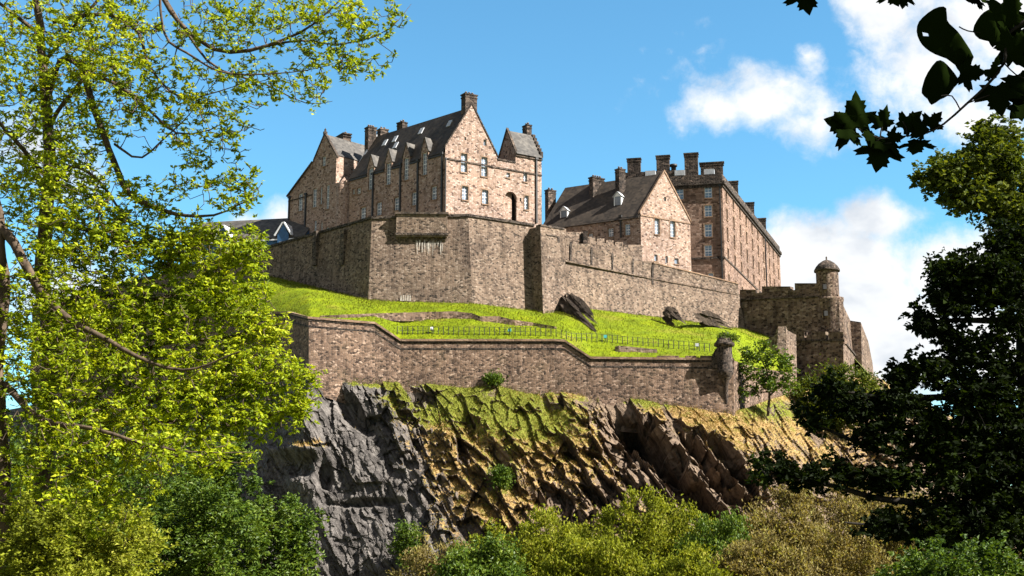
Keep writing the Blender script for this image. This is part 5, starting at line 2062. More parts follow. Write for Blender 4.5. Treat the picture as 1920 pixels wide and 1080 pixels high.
# ------------------------------------------------------------------ the big tree on the left
limbsA = [
    [(75, 1190, 26, .26), (80, 950, 26, .22), (88, 700, 26, .19), (84, 480, 26, .16), (86, 300, 26, .13), (80, 150, 26, .10), (62, 0, 26.3, .08), (30, -200, 26.6, .04)],
    [(86, 190, 26, .09), (110, 120, 25.8, .08), (150, 130, 25.5, .075), (175, 220, 25.2, .07), (212, 300, 25, .065), (245, 365, 24.8, .06), (305, 398, 24.5, .045), (370, 405, 24.3, .03), (430, 395, 24, .018), (480, 372, 23.8, .01)],
    [(80, 60, 26, .07), (60, -60, 25.5, .07), (180, -120, 25, .065), (280, -70, 24.6, .055), (308, 0, 24.5, .05), (355, 60, 24.4, .045), (410, 93, 24.2, .042), (470, 93, 24, .038), (530, 70, 23.9, .03), (590, 40, 23.8, .022), (640, -5, 23.7, .015)],
    [(485, 90, 24, .026), (560, 82, 24, .022), (640, 88, 24.1, .017), (700, 78, 24.2, .012), (745, 45, 24.2, .007), (772, 5, 24.3, .004)],
    [(300, -20, 24.6, .035), (335, 40, 25, .03), (390, 115, 25.2, .026), (450, 150, 25.3, .022), (520, 175, 25.4, .016), (575, 192, 25.4, .010), (625, 188, 25.4, .005)],
    [(300, -30, 24.6, .03), (310, 60, 24, .026), (350, 105, 23.8, .024), (410, 135, 23.6, .02), (500, 138, 23.5, .015), (580, 135, 23.4, .009), (650, 112, 23.4, .004)],
    [(86, 250, 26, .05), (160, 142, 25, .04), (225, 165, 24.6, .035), (290, 215, 24.4, .028), (335, 250, 24.2, .02), (400, 243, 24, .013), (470, 195, 23.9, .006)],
    [(215, 270, 25, .03), (240, 283, 24.8, .026), (268, 288, 24.6, .022), (325, 245, 24.4, .016), (365, 205, 24.2, .009)],
    [(100, 40, 26, .05), (200, 20, 25.5, .04), (262, 60, 25, .035), (275, 110, 24.8, .03), (310, 160, 24.5, .024), (350, 182, 24.3, .018), (415, 170, 24.2, .012), (470, 150, 24, .006)],
    [(20, 1190, 24, .18), (8, 900, 24, .16), (0, 700, 24, .14), (5, 540, 24, .12), (0, 380, 24, .09), (-15, 200, 24.2, .06), (-40, 60, 24.4, .03)],
    [(2, 430, 24, .10), (30, 455, 23.8, .095), (65, 525, 23.6, .085), (110, 580, 23.4, .07), (180, 625, 23.2, .055), (260, 668, 23, .04), (350, 690, 22.8, .025), (450, 660, 22.6, .012)],
    [(88, 600, 26, .07), (150, 560, 25.6, .06), (260, 560, 25.2, .045), (340, 545, 25, .032), (420, 510, 24.8, .02), (495, 470, 24.6, .008)],
    [(88, 720, 26, .08), (180, 690, 25.2, .06), (300, 640, 24.8, .045), (400, 640, 24.5, .03), (480, 615, 24.2, .018), (545, 600, 24, .008)],
    [(84, 820, 26, .08), (180, 770, 25, .06), (300, 740, 24.5, .045), (420, 735, 24.2, .03), (520, 712, 24, .018), (600, 690, 23.9, .007)],
    [(80, 900, 26, .08), (200, 840, 24.8, .06), (320, 790, 24.3, .045), (430, 790, 24, .03), (530, 770, 23.8, .018), (598, 742, 23.7, .007)],
    [(10, 720, 24, .07), (80, 780, 23, .055), (160, 800, 22.5, .04), (270, 830, 22.2, .028), (380, 850, 22, .015), (470, 850, 22, .007)],
    [(86, 420, 26, .06), (150, 420, 25.4, .05), (230, 450, 25, .04), (310, 445, 24.7, .03), (400, 450, 24.5, .018), (490, 440, 24.4, .006)],
    [(85, 330, 26, .05), (30, 260, 25.5, .045), (-20, 200, 25, .03), (-60, 120, 25, .02)],
    [(80, 120, 26, .05), (130, 60, 25.6, .04), (190, -10, 25.2, .03), (230, -80, 25, .02)],
    [(70, 60, 26, .05), (20, 20, 25.6, .04), (-40, -30, 25.2, .02)],
    [(85, 380, 26, .05), (130, 310, 25.4, .04), (190, 340, 25, .03), (250, 420, 24.8, .02), (330, 470, 24.6, .008)],
]
blobsA = [
    # u, v, ru, rv, Y, dY, n
    (90, 60, 190, 130, 25.5, 2.2, 382), (60, 240, 130, 130, 25.5, 2.2, 325), (215, 130, 100, 140, 25, 2.0, 255),
    (330, 40, 130, 70, 24.6, 1.4, 74), (450, 40, 120, 60, 24.2, 1.2, 74), (580, 30, 130, 55, 23.9, 1.0, 80), (700, 40, 72, 60, 24.1, .6, 37), (620, 110, 130, 55, 24, .9, 68), (560, 160, 80, 36, 25, .6, 37),
    (400, 140, 130, 55, 24.3, 1.0, 68), (330, 220, 120, 70, 24.4, 1.0, 68), (420, 215, 90, 55, 24, .8, 43),
    (400, 300, 90, 60, 24.2, .8, 46), (440, 360, 60, 50, 24, .6, 43), (300, 370, 110, 50, 24.8, .9, 43),
    (120, 380, 150, 110, 25, 2.0, 330), (230, 450, 170, 70, 25, 1.6, 330), (380, 470, 120, 55, 24.6, 1.0, 230), (465, 475, 45, 50, 24.5, .6, 60),
    (100, 560, 150, 110, 24.5, 2.0, 330), (280, 570, 180, 80, 24.8, 1.6, 420), (430, 560, 95, 65, 24.5, .9, 190), (500, 620, 50, 45, 24.2, .6, 60),
    (110, 690, 170, 100, 24, 2.2, 330), (300, 680, 190, 80, 24.4, 1.6, 420), (470, 690, 100, 65, 24.1, .9, 200), (555, 720, 50, 50, 23.9, .5, 55),
    (120, 810, 180, 90, 23.6, 2.0, 300), (320, 780, 170, 70, 24, 1.4, 320), (480, 775, 100, 55, 23.9, .8, 150), (570, 765, 34, 30, 23.8, .4, 24),
    (-130, 150, 130, 170, 26, 2.2, 120), (-140, 450, 130, 170, 26, 2.2, 130), (-130, 760, 130, 150, 25, 2.2, 130),
    (130, 920, 190, 90, 23.4, 1.8, 240), (350, 850, 130, 50, 22.6, 1.0, 130),
]
grow_tree('spring_tree', 'big leaning tree with long twiggy limbs and fresh yellow-green leaves, filling the left side', 'tree', P(75, 1190, 26), [px_path(l) for l in limbsA], blobsA, 11,
          None, (LM['spring'], M['bark']), step=.26, twig=(.028, .0085), leafsize=(.07, .155), spread=.085, curl=.8, bare=.25, density=1.2, kt=3, wid=.40, bunch=(2.6, 6.5), droop=.1)


def round_tree(name, label, cat, u, vtop, ru, rv, Y, mat, seed, cnt, lsize, group=None, trunk=.25, bark='bark', lean=0, lumps=7, leafn=26, spread=None, gz=None, dy=None, up=.2, bare=0.0):
    """a tree or shrub standing on the ground at depth Y whose crown spans ru x rv round (u, vtop + rv)"""
    rng = random.Random(seed)
    g = gz if gz is not None else -np.interp(Y, [-30, 22, 75, 140], [0, 0, 9.4, 9.6]) - .3
    c = P(u, vtop + rv, Y)
    base = Vector((c.x + lean, c.y, g))
    sc = Y / F
    R_ = ru * sc
    dy = dy or R_ * .8
    limbs = []
    top = P(u, vtop + rv * .6, Y)
    limbs.append([(base.x, base.y, base.z, trunk), (base.x * .6 + top.x * .4, Y, (base.z * .6 + top.z * .4), trunk * .75), (top.x, top.y, top.z, trunk * .25)])
    blobs = []
    for k in range(lumps):
        a = 2 * math.pi * (k + rng.random() * .7) / lumps
        q = rng.uniform(.38, .66)
        bu, bv = u + math.cos(a) * ru * q, vtop + rv + math.sin(a) * rv * q
        by = Y + rng.uniform(-1, 1) * dy * .6
        s = rng.uniform(.22, .50)
        blobs.append((bu, bv, ru * s, rv * s, by, dy * s, int(cnt / (lumps + 2) * (.7 + s))))
        e = P(bu, bv, by)
        z0 = base.z + (top.z - base.z) * rng.uniform(.25, .7)
        limbs.append([(base.x + (top.x - base.x) * .5, Y, z0, trunk * .4), ((base.x + e.x) / 2, (Y + e.y) / 2, z0 * .4 + e.z * .6, trunk * .25), (e.x, e.y, e.z, trunk * .08)])
    blobs.append((u, vtop + rv, ru * .6, rv * .62, Y, dy * .6, int(cnt * .3)))
    for k in range(lumps * 2):
        a = rng.uniform(-.05 * math.pi, 1.05 * math.pi)
        q = rng.uniform(.80, 1.04)
        s = rng.uniform(.05, .10)
        blobs.append((u + math.cos(a) * ru * q, vtop + rv - math.sin(a) * rv * q, ru * s, rv * s * 2.0, Y + rng.uniform(-.6, .6) * dy, dy * s, max(3, int(cnt * .012))))
    return grow_tree(name, label, cat, base, limbs, blobs, seed, None, (mat, M[bark]), group, step=max(.3, R_ * .12), twig=(trunk * .12, trunk * .03), leafn=leafn, leafsize=lsize,
                     spread=spread or R_ * .11, curl=.2, along=.3, kt=3, wid=.55, up=up, bare=bare, bunch=(3.4, 8) if Y < 60 else None)


# mid-green shrubs under it
GR = 'leafy shrubs below the big tree'
round_tree('green_shrub', 'glossy mid-green shrub against the grey rock face, right of the big tree trunk', 'shrub', 500, 925, 105, 130, 42, LM['green'], 21, 420, (.10, .19), GR, .12)
round_tree('green_shrub', 'glossy mid-green shrub at the lower edge between the yellowish shrub and the rock-side one', 'shrub', 350, 900, 130, 130, 40, LM['green'], 22, 460, (.10, .18), GR, .12)
round_tree('green_shrub', 'tall dark-leaved shrub whose top pokes up in front of the rock, behind the twigs', 'shrub', 405, 815, 80, 110, 46, LM['green'], 23, 320, (.10, .19), GR, .12)
round_tree('green_shrub', 'low yellowish shrub in the bottom left corner under the big trunk', 'shrub', 150, 925, 150, 120, 36, LM['olive'], 24, 420, (.09, .16), GR, .12)
round_tree('green_shrub', 'wide dim green shrub filling the gaps behind the trunk of the big tree', 'shrub', 160, 770, 260, 190, 60, LM['green'], 25, 700, (.17, .30), GR, .2)
round_tree('green_shrub', 'shaded green shrub close behind the lowest twigs beside the trunk', 'shrub', 20, 850, 150, 170, 48, LM['green'], 26, 420, (.14, .24), GR, .16)

round_tree('green_shrub', 'sunlit yellow-green shrub hiding the foot of the big trunk in the corner', 'shrub', 60, 945, 120, 120, 21, LM['olive'], 27, 420, (.05, .10), GR, .06, leafn=22, spread=.09)

# ------------------------------------------------------------------ shrubs and small trees at the foot of the cliff
GF = 'budding trees at the foot of the cliff'
for (u, vt, ru, rv, Y, mt, sd, cnt, lab) in [
    (1010, 971, 135, 130, 124, 'olive', 31, 900, 'rounded yellow-green tree in front of the middle of the cliff, beside the darkest bush'),
    (1225, 931, 125, 150, 122, 'olive', 32, 980, 'tallest yellow-green tree at the cliff foot, right under the black gully'),
    (1350, 971, 80, 130, 118, 'green', 33, 620, 'darker green tree at the cliff foot, between the yellow-green tree and the brown one'),
    (1500, 926, 165, 150, 126, 'tan', 34, 1150, 'wide brownish budding tree at the cliff foot beside the black foliage'),
    (1115, 1011, 105, 110, 112, 'olive', 35, 620, 'low yellowish tree at the bottom edge between two taller yellow-green ones'),
    (835, 1016, 95, 90, 128, 'tan', 36, 360, 'thin brownish tree on the ochre scree beside the grey rock'),
    (1640, 896, 130, 120, 134, 'tan', 37, 640, 'pale brown budding tree half hidden behind the black branches'),
    (1430, 1011, 100, 100, 112, 'tan', 38, 560, 'low brown budding tree at the bottom edge in front of the wide brown one'),
    (1770, 951, 130, 110, 136, 'tan', 40, 460, 'dull brownish tree glimpsed deep between the black boughs on the far side'),
    (1290, 1036, 90, 90, 108, 'olive', 39, 460, 'low olive tree at the bottom edge in front of the darker green tree'),
]:
    round_tree('budding_tree', lab, 'tree', u, vt, ru, rv, Y, LM[mt], sd, int(cnt * 1.25), (.22, .42), GF, .3, leafn=20, spread=.34, lumps=14, up=1.0, bare=.12)
round_tree('dark_bush', 'small deep green bush at the bottom edge below the middle of the cliff', 'shrub', 905, 1016, 80, 70, 108, LM['green'], 41, 320, (.26, .45), None, .2, leafn=26, spread=.4)
for (u, vt, ru, rv, sd, lab) in [(762, 985, 26, 44, 42, 'bright green young bush growing on the grey rock near the bottom edge'), (942, 878, 11, 20, 43, 'little bright green bush in a cleft of the ochre cliff'),
                                 (925, 706, 11, 7, 44, 'small green bush against the middle of the brown boundary wall')]:
    pc = cliff_at(u, vt + rv * 1.6)
    round_tree('cliff_bush', lab, 'shrub', u, vt, ru, rv, pc.y - .5, LM['green'], sd, 110, (.22, .40), 'bushes rooted on the cliff', .08, leafn=16, spread=.3, gz=pc.z - .4)

# ------------------------------------------------------------------ dark trees on the right
limbsR = [
    [(1960, 1200, 34, .44), (1945, 900, 34, .40), (1925, 650, 34, .34), (1915, 540, 34, .22), (1915, 480, 34.2, .10), (1905, 440, 34.4, .03)],
    [(1925, 930, 34, .16), (1840, 945, 33.5, .13), (1720, 943, 33, .10), (1600, 925, 32.6, .07), (1500, 908, 32.3, .045), (1430, 890, 32, .02)],
    [(1920, 860, 34, .15), (1800, 862, 33.6, .12), (1690, 848, 33.3, .09), (1610, 832, 33, .06), (1540, 805, 32.8, .03), (1500, 780, 32.6, .015)],
    [(1918, 780, 34, .14), (1820, 745, 33.5, .10), (1700, 740, 33, .07), (1590, 735, 32.7, .04), (1520, 715, 32.5, .02)],
    [(1910, 560, 34, .12), (1865, 525, 33.6, .08), (1820, 505, 33.3, .05), (1785, 500, 33, .02)],
    [(1912, 600, 34, .12), (1830, 600, 33.5, .08), (1770, 600, 33.2, .05), (1725, 605, 33, .02)],
    [(1914, 700, 34, .12), (1830, 680, 33.5, .08), (1760, 680, 33.2, .05), (1700, 690, 33, .02)],
    [(1922, 1000, 34, .12), (1800, 1000, 33, .09), (1680, 985, 32.5, .06), (1580, 970, 32, .02)],
]
blobsR = [
    (1860, 512, 66, 58, 33.5, 1.3, 105), (1775, 515, 40, 48, 33.3, .8, 44), (1800, 560, 56, 34, 33.3, .9, 56), (1732, 600, 22, 26, 33, .4, 20), (1765, 622, 36, 14, 33, .5, 14), (1905, 560, 60, 90, 33.6, 1.6, 90), (1885, 450, 40, 36, 33.8, .8, 40),
    (1815, 655, 50, 34, 33.2, .8, 40), (1885, 650, 50, 60, 33.5, 1.2, 34), (1702, 700, 30, 28, 33, .5, 30), (1752, 690, 38, 28, 33, .6, 30), (1840, 725, 90, 36, 33.4, 1.2, 90),
    (1850, 800, 120, 64, 33.5, 1.6, 190), (1690, 765, 56, 34, 33.1, .9, 46), (1605, 765, 46, 30, 32.9, .7, 34), (1645, 815, 56, 24, 32.9, .7, 36), (1560, 728, 40, 22, 32.6, .5, 22), (1528, 785, 34, 15, 32.7, .4, 14), (1745, 815, 64, 34, 33.2, .8, 54),
    (1860, 895, 150, 70, 33.4, 1.8, 230), (1452, 882, 42, 19, 32.1, .4, 26), (1525, 893, 50, 18, 32.3, .4, 30), (1605, 888, 50, 20, 32.6, .5, 30), (1685, 893, 56, 26, 32.9, .7, 40),
    (2030, 560, 110, 130, 34, 2.0, 110), (2060, 800, 120, 130, 34, 2.2, 130), (2050, 1000, 130, 120, 34, 2.2, 110), (1960, 900, 120, 110, 35.5, 1.2, 90),
    (1810, 985, 150, 52, 33, 1.6, 160), (1672, 985, 44, 26, 32.4, .6, 26), (1900, 1000, 100, 90, 33.5, 1.8, 110),
]
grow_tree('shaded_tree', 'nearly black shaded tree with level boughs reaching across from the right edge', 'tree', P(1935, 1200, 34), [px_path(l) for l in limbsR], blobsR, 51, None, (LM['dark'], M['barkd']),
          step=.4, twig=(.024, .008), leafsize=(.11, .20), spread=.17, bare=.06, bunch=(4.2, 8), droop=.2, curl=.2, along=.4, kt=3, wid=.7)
limbsS = [
    [(1960, 1130, 41, .42), (1960, 800, 41, .30), (1962, 560, 41, .18), (1950, 440, 41, .08), (1915, 330, 41, .03)],
]
blobsS = [(1870, 285, 60, 52, 40.6, 1.4, 130), (1790, 330, 62, 44, 40.2, 1.2, 130), (1740, 335, 24, 18, 40, .5, 22), (1900, 370, 70, 70, 40.8, 1.8, 190), (1830, 370, 72, 36, 40.4, 1.3, 130), (1850, 250, 28, 20, 40.5, .6, 30), (1900, 440, 50, 60, 40.8, 1.6, 90), (2020, 420, 90, 110, 41.5, 2.0, 120), (2030, 620, 110, 130, 41.5, 2.2, 120)]
grow_tree('sycamore_tree', 'tree with a sunlit olive-green top rising behind the shaded tree under the maple leaves', 'tree', P(1960, 1130, 41), [px_path(l) for l in limbsS], blobsS, 52, None, (LM['crown'], M['barkd']),
          step=.45, twig=(.022, .006), leafsize=(.12, .22), spread=.22, bunch=(3, 8), droop=.1, curl=.2, along=.4, kt=3, wid=.7)
round_tree('hedge_shrub', 'bright sun-flecked shrub along the bottom edge under the black foliage', 'shrub', 1800, 1022, 190, 110, 24, LM['green'], 53, 800, (.06, .12), None, .06, leafn=26, spread=.13)
pc = cliff_at(1440, 775)
b_ = P(1440, 780, pc.y - 1)
b_.z = pc.z - .4
yt_ = pc.y - 1
grow_tree('wall_tree', 'small loose green tree growing in front of the wall beside the sentry turret', 'tree', b_,
          [[(b_.x, b_.y, b_.z, .2), tuple(P(1442, 740, yt_)) + (.16,), tuple(P(1436, 700, yt_)) + (.11,), tuple(P(1425, 665, yt_)) + (.05,)],
           [tuple(P(1441, 745, yt_)) + (.12,), tuple(P(1470, 715, yt_ + .5)) + (.08,), tuple(P(1490, 700, yt_ + 1)) + (.03,)],
           [tuple(P(1440, 735, yt_)) + (.1,), tuple(P(1415, 735, yt_ - .5)) + (.06,), tuple(P(1392, 735, yt_ - .8)) + (.02,)]],
          [(1405, 668, 22, 22, yt_, 1.4, 22), (1450, 672, 36, 24, yt_, 1.8, 44), (1478, 690, 20, 16, yt_, 1.2, 20), (1420, 705, 34, 20, yt_, 1.6, 40), (1405, 736, 24, 10, yt_, 1, 20), (1460, 725, 40, 18, yt_, 1.6, 44), (1390, 690, 10, 12, yt_, .6, 8), (1432, 650, 14, 10, yt_, .8, 10)],
          54, None, (LM['green'], M['bark']), None, step=.6, twig=(.05, .02), leafsize=(.35, .62), spread=.5, curl=.3, bunch=(2.4, 7), wid=.5)
pc = cliff_at(1575, 800)
round_tree('wall_tree', 'dark green tree below the lower battery, joining the shaded boughs', 'tree', 1572, 688, 88, 66, pc.y - 1, LM['crown'], 55, 460, (.34, .62), None, .25, leafn=22, spread=.55, gz=pc.z - .4)
round_tree('turret_plant', 'tuft of wild plants rooted on the cap of the sentry turret', 'plant', 1362, 628, 20, 8, 165.2, LM['green'], 56, 26, (.2, .36), None, .03, leafn=12, spread=.25, gz=P(1360, 640, 165.2).z)


# ------------------------------------------------------------------ the maple whose spray hangs into the top right corner
def maple_outline():
    half = [(0.0, 0.0), (.10, -.04), (.22, -.16), (.30, -.10), (.50, -.12), (.44, .02), (.40, .10), (.56, .14), (.62, .22), (.84, .34), (.70, .40), (.74, .50), (.50, .48), (.34, .46), (.30, .54), (.38, .66), (.30, .70), (.34, .82), (.18, .82), (.12, .94), (0.0, 1.12)]
    return half + [(-x, y) for x, y in half[-2:0:-1]]


def leaf_mesh(parent, outline, c, size, ang, tilt, turn, mat, curl=.12, name='leaf', hole=None, seed=0):
    """a real leaf with a folded midrib; outline in leaf units (y along the midrib), c = leaf base in the world"""
    rng = random.Random(seed)
    ca, sa = math.cos(ang), math.sin(ang)
    from mathutils import Matrix
    rot = Matrix.Rotation(-ang, 3, 'Y') @ Matrix.Rotation(tilt, 3, 'X') @ Matrix.Rotation(turn, 3, 'Z')
    def put(x, y):
        z = abs(x) * curl * 1.5 + (y - .4) ** 2 * curl * .8 + .03 * math.sin(x * 9 + y * 7 + seed)
        return c + rot @ (Vector((x, z, y)) * size)
    cy = sum(y for x, y in outline) / len(outline)
    mb = MB()
    n = len(outline)
    rings = 5
    pts = [[put(x * k / rings, cy + (y - cy) * k / rings) for x, y in outline] for k in range(rings + 1)]
    hx = None
    for k in range(1, rings + 1):
        for i in range(n):
            j = (i + 1) % n
            if hole and k == hole[0] and i in hole[1]: continue
            if k == 1: mb.face([put(0, cy), pts[1][i], pts[1][j]], smooth=True)
            else: mb.face([pts[k - 1][i], pts[k][i], pts[k][j], pts[k - 1][j]], smooth=True)
    o = mb.build(name, mat, parent)
    sm = o.modifiers.new('thickness', 'SOLIDIFY')
    sm.thickness = .0006
    return o


def build_maple():
    Y = 3.3
    base = Vector((3.6, 2.6, 0))
    root = thing('maple_tree', 'maple spray with large dark lobed leaves hanging into the top right corner', 'tree', base)
    tb = Tubes()
    w = lambda u, v, y, r: tuple(P(u, v, y)) + (r,)
    trunk = [(3.6, 2.6, -.3, .20), (3.62, 2.65, 1.5, .17), (3.5, 2.7, 3.2, .14), (3.3, 2.9, 4.6, .09), (3.0, 3.1, 5.8, .04)]
    bough = [(3.52, 2.68, 3.0, .06), (2.6, 3.0, 3.3, .03), w(2080, -60, 3.25, .015), w(1960, 20, 3.28, .0075), w(1893, 60, Y, .0055), w(1884, 115, Y, .005), w(1855, 155, Y, .0042), w(1812, 195, Y, .0038), w(1770, 232, Y, .0032), w(1735, 250, Y, .0026), w(1690, 256, Y, .002), w(1650, 260, Y, .0016), w(1610, 242, Y, .0012)]
    tw = [
        [w(1735, 250, Y, .002), w(1720, 262, Y, .0015), w(1706, 285, Y, .001)], [w(1650, 260, Y, .0014), w(1640, 270, Y, .001), w(1672, 268, Y, .0008)],
        [w(1800, 205, Y, .002), w(1785, 180, Y, .0014), w(1765, 180, Y, .001)], [w(1890, 60, Y, .002), w(1850, 62, Y, .0014), w(1815, 58, Y, .001), w(1798, 50, Y, .001)],
        [w(1810, 195, Y, .0016), w(1850, 180, Y, .0012), w(1868, 176, Y, .001)], [w(1884, 120, Y, .0022), w(1905, 140, Y, .0016), w(1930, 150, Y, .001)],
        [w(1700, 256, Y, .0012), w(1700, 240, Y, .001), w(1692, 228, Y, .0008)], [w(1650, 259, Y, .0012), w(1652, 245, Y, .001), w(1654, 238, Y, .0008)],
        [w(1960, 0, Y, .004), w(1800, -60, Y, .003), w(1650, -40, Y, .002), w(1500, -22, Y, .001)],
    ]
    tb.add(spline(trunk, .2), 9)
    tb.add(spline(bough, .06), 6)
    for t in tw: tb.add(spline(t, .02), 4)
    # canopy boughs overhead keep the spray in shade
    rng = np.random.default_rng(5)
    ends = []
    for k in range(16):
        a = 2 * math.pi * k / 16 + rng.uniform(-.2, .2)
        z0 = rng.uniform(3.4, 5.4)
        L = rng.uniform(1.6, 3.0)
        e = np.array((3.3 + math.cos(a) * L, 2.9 + math.sin(a) * L * .9, z0 + rng.uniform(.3, 1.5)))
        if e[0] < 2.7 and e[1] > 1.2: continue
        tb.add(spline([(3.4, 2.8, z0, .05), ((3.4 + e[0]) / 2, (2.8 + e[1]) / 2, (z0 + e[2]) / 2 + .2, .03), (*e, .008)], .15), 5)
        ends.append(e)
    tb.build('trunk', M['barkd'], root)
    C, D = [], []
    for e in ends:
        for q in range(2):
            c = e * (1 - .35 * q) + np.array((3.4, 2.8, e[2] - .3)) * .35 * q
            C.append(c + rng.normal(size=(170, 3)) * np.array((.55, .55, .42)))
            D.append(rng.normal(size=(170, 3)) + np.array((0, 0, -.3)))
    C, D = np.vstack(C), np.vstack(D)
    keep = []
    for i, c in enumerate(C):
        u, v = proj(c) if c[1] > .3 else (5000, 0)
        keep.append(not (-60 < u < 1985 and -60 < v < 1140))
    C, D = C[np.array(keep)], D[np.array(keep)]
    V = leaf_cards(C, D, rng.uniform(.13, .24, len(C)), rng, .9)
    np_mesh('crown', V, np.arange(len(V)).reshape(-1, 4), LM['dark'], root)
    mo = maple_outline()
    px = Y / F
    heart = [(0, 0), (.16, -.07), (.36, -.02), (.50, .14), (.52, .34), (.44, .56), (.28, .76), (.12, .92), (0, 1.12), (-.12, .92), (-.28, .76), (-.44, .56), (-.52, .34), (-.50, .14), (-.36, -.02), (-.16, -.07)]
    E = [heart[-1]] + heart + heart[:2]
    sm = []
    for i in range(1, len(heart) + 1):
        a, b, c_, d = [np.array(E[k]) for k in (i - 1, i, i + 1, i + 2)]
        for t in (0, .5):
            sm.append(tuple(.5 * (2 * b + (c_ - a) * t + (2 * a - 5 * b + 4 * c_ - d) * t ** 2 + (3 * b - a - 3 * c_ + d) * t ** 3)))
    heart = sm

    def lf(u, v, s, deg, outline, tilt=0.2, turn=0.0, dy=0.0, hole=None, seed=0):
        """base at (u,v); deg = clock direction of the tip, 0 up, 90 to the right"""
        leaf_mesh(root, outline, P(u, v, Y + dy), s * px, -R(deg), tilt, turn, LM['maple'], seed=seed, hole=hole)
    lf(1608, 240, 66, -2, mo, .25, .3, .0, None, 1)
    lf(1606, 240, 62, -78, mo, .2, -.2, .01, None, 2)
    lf(1600, 243, 48, -118, mo, .5, .4, .0, None, 3)
    lf(1652, 268, 60, -165, mo, .2, .2, .0, None, 4)
    lf(1670, 262, 52, -120, mo, .5, .5, .01, None, 5)
    lf(1652, 240, 42, 15, mo, .4, .5, .0, None, 6)
    lf(1692, 240, 44, 48, mo, .45, -.5, .01, None, 7)
    lf(1735, 250, 44, -40, mo, .4, .4, -.01, None, 8)
    lf(1742, 238, 34, 40, mo, .5, .3, .0, None, 9)
    lf(1722, 262, 46, -150, mo, .55, .6, .0, None, 10)
    lf(1640, 256, 34, -95, mo, .6, .2, .0, None, 11)
    lf(1665, 258, 30, 100, mo, .6, .2, .0, None, 11)
    lf(1508, -22, 56, 175, mo, .2, .2, .02, None, 12)
    lf(1668, -22, 42, 165, mo, .3, .3, .0, None, 13)
    lf(1694, -16, 40, 190, mo, .3, -.3, .01, None, 14)
    def lfpoly(pts, tilt, turn, dy, seed, hole=None):
        E = [pts[-1]] + pts + pts[:2]
        o_ = []
        for i in range(1, len(pts) + 1):
            a, b, c_, d = [np.array(E[k], float) for k in (i - 1, i, i + 1, i + 2)]
            for t in (0, .5):
                o_.append(.5 * (2 * b + (c_ - a) * t + (2 * a - 5 * b + 4 * c_ - d) * t ** 2 + (3 * b - a - 3 * c_ + d) * t ** 3))
        o_ = np.array(o_)
        c0 = o_.mean(0)
        ol = [((x - c0[0]) / 100, -(y - c0[1]) / 100) for x, y in o_]
        leaf_mesh(root, ol, P(c0[0], c0[1], Y + dy), 100 * px, 0, tilt, turn, LM['maple'], seed=seed, curl=.25, hole=hole)
    lfpoly([(1722, 50), (1728, 30), (1745, 14), (1765, 5), (1779, 8), (1775, 28), (1782, 42), (1800, 54), (1817, 72), (1838, 99), (1826, 113), (1808, 128), (1798, 118), (1776, 110), (1755, 100), (1738, 86), (1727, 70)], .0, .0, 0, 15, (4, (33,)))
    lfpoly([(1757, 111), (1772, 112), (1788, 124), (1803, 140), (1806, 150), (1794, 162), (1782, 178), (1766, 186), (1750, 196), (1742, 184), (1731, 172), (1734, 154), (1742, 132)], .1, .0, .02, 16)
    lf(1800, 138, 46, 100, mo, .6, .4, .03, None, 17)
    lfpoly([(1835, 34), (1846, 20), (1864, 12), (1884, 14), (1898, 26), (1903, 46), (1896, 66), (1880, 76), (1866, 88), (1858, 76), (1842, 70), (1830, 54)], .1, .1, -.02, 18)
    lf(1838, -12, 52, 235, heart, .9, .2, .0, None, 19)
    lf(1868, 160, 62, 178, mo, .2, .1, .0, None, 20)
    lf(1862, 146, 42, 4, mo, .7, .7, .0, None, 21)
    lf(1884, 100, 60, 60, mo, .3, .3, .0, None, 22)
    lf(1890, 70, 66, 140, mo, .2, .4, .02, None, 23)
    lf(1880, 40, 60, 30, mo, .3, .2, -.02, None, 24)
    lf(1908, 140, 64, 170, mo, .3, .2, .02, None, 25)
    lf(1915, 20, 70, 220, mo, .3, .2, .03, None, 26)
    lf(1838, 0, 34, 260, mo, .4, .5, .0, None, 28)
    lf(1930, 190, 60, 230, mo, .3, .2, .03, None, 29)
    return root


build_maple()


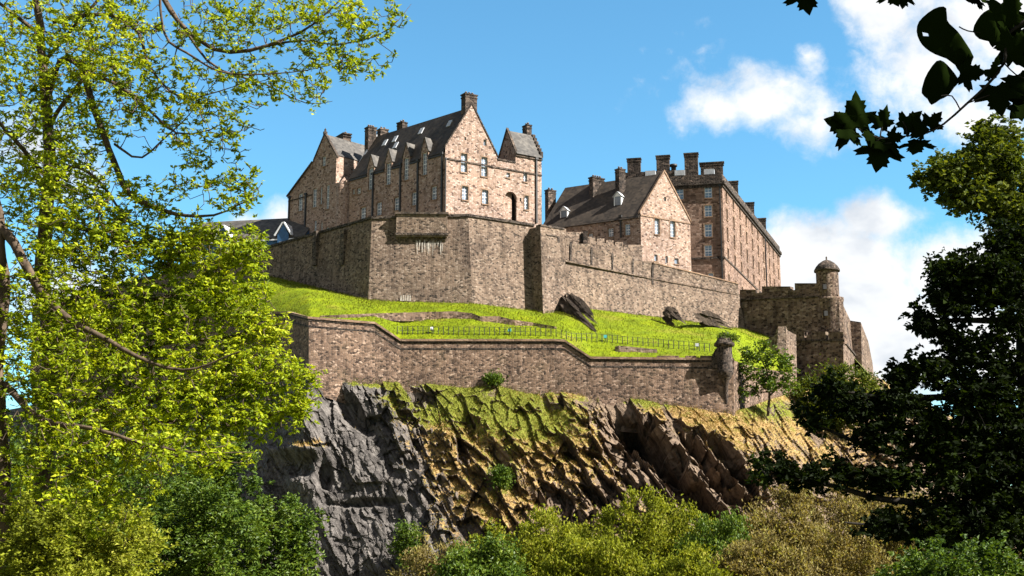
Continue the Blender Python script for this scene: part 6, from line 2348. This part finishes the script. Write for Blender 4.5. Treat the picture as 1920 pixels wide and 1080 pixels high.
# ------------------------------------------------------------------ rough grass that breaks the edges of turf and cliff
def build_tufts():
    rng = np.random.default_rng(77)
    G = CL.reshape(-1, 3)
    g = CL_G.ravel()
    p = np.clip((g - .25) * 1.4, 0, 1) * (CL_N.ravel() > -.2)
    u = 960 + F * G[:, 0] / (G[:, 1] * math.cos(TH) + (G[:, 2] - CAMZ) * math.sin(TH))
    p *= (u > 450) & (u < 1700)
    idx = np.where(rng.random(len(G)) < p * .42)[0]
    m = 3
    c = np.repeat(G[idx], m, 0) + rng.normal(size=(len(idx) * m, 3)) * .14
    d = rng.normal(size=c.shape) * .45 + np.array((.15, -.35, .8))
    sz = rng.uniform(.14, .36, len(c))
    V = leaf_cards(c, d, sz, rng, .22, .05, 0)
    dry = np.repeat(CL_D.ravel()[idx], m) + rng.normal(size=len(c)) * .25 > .45
    for msk, nm, st in ((dry, 'dry_grass', [(0, (0.09, 0.05, 0.016)), (.5, (0.25, 0.155, 0.048)), (1, (0.42, 0.30, 0.12))]), (~dry, 'green_grass', [(0, (0.03, 0.04, 0.006)), (.5, (0.11, 0.125, 0.013)), (1, (0.21, 0.205, 0.04))])):
        VV = V.reshape(-1, 4, 3)[msk].reshape(-1, 3)
        o = np_mesh(nm, VV, np.arange(len(VV)).reshape(-1, 4), leaf_mat(nm, st, .3, .1, .8))
        tag(o, ('dry ochre grass' if nm[0] == 'd' else 'fresh green grass') + ' growing in tufts on the cliff ledges', 'grass', kind='stuff')
    # terrace turf
    us, ts = rng.uniform(480, 1480, 26000), rng.random(26000)
    Pn = terr(us, ts)
    d = rng.normal(size=Pn.shape) * .5 + np.array((0, 0, 1.0))
    Pn[:, 2] += .05
    V = leaf_cards(Pn, d, rng.uniform(.15, .34, len(Pn)), rng, .3, .05, 0)
    o = np_mesh('terrace_grass', V, np.arange(len(V)).reshape(-1, 4), leaf_mat('terrace blade', [(0, (0.05, 0.065, 0.004)), (.5, (0.10, 0.115, 0.007)), (1, (0.17, 0.165, 0.02))], .3, .1, .8))
    tag(o, 'short bright grass blades on the terrace slope', 'grass', kind='stuff')


build_tufts()
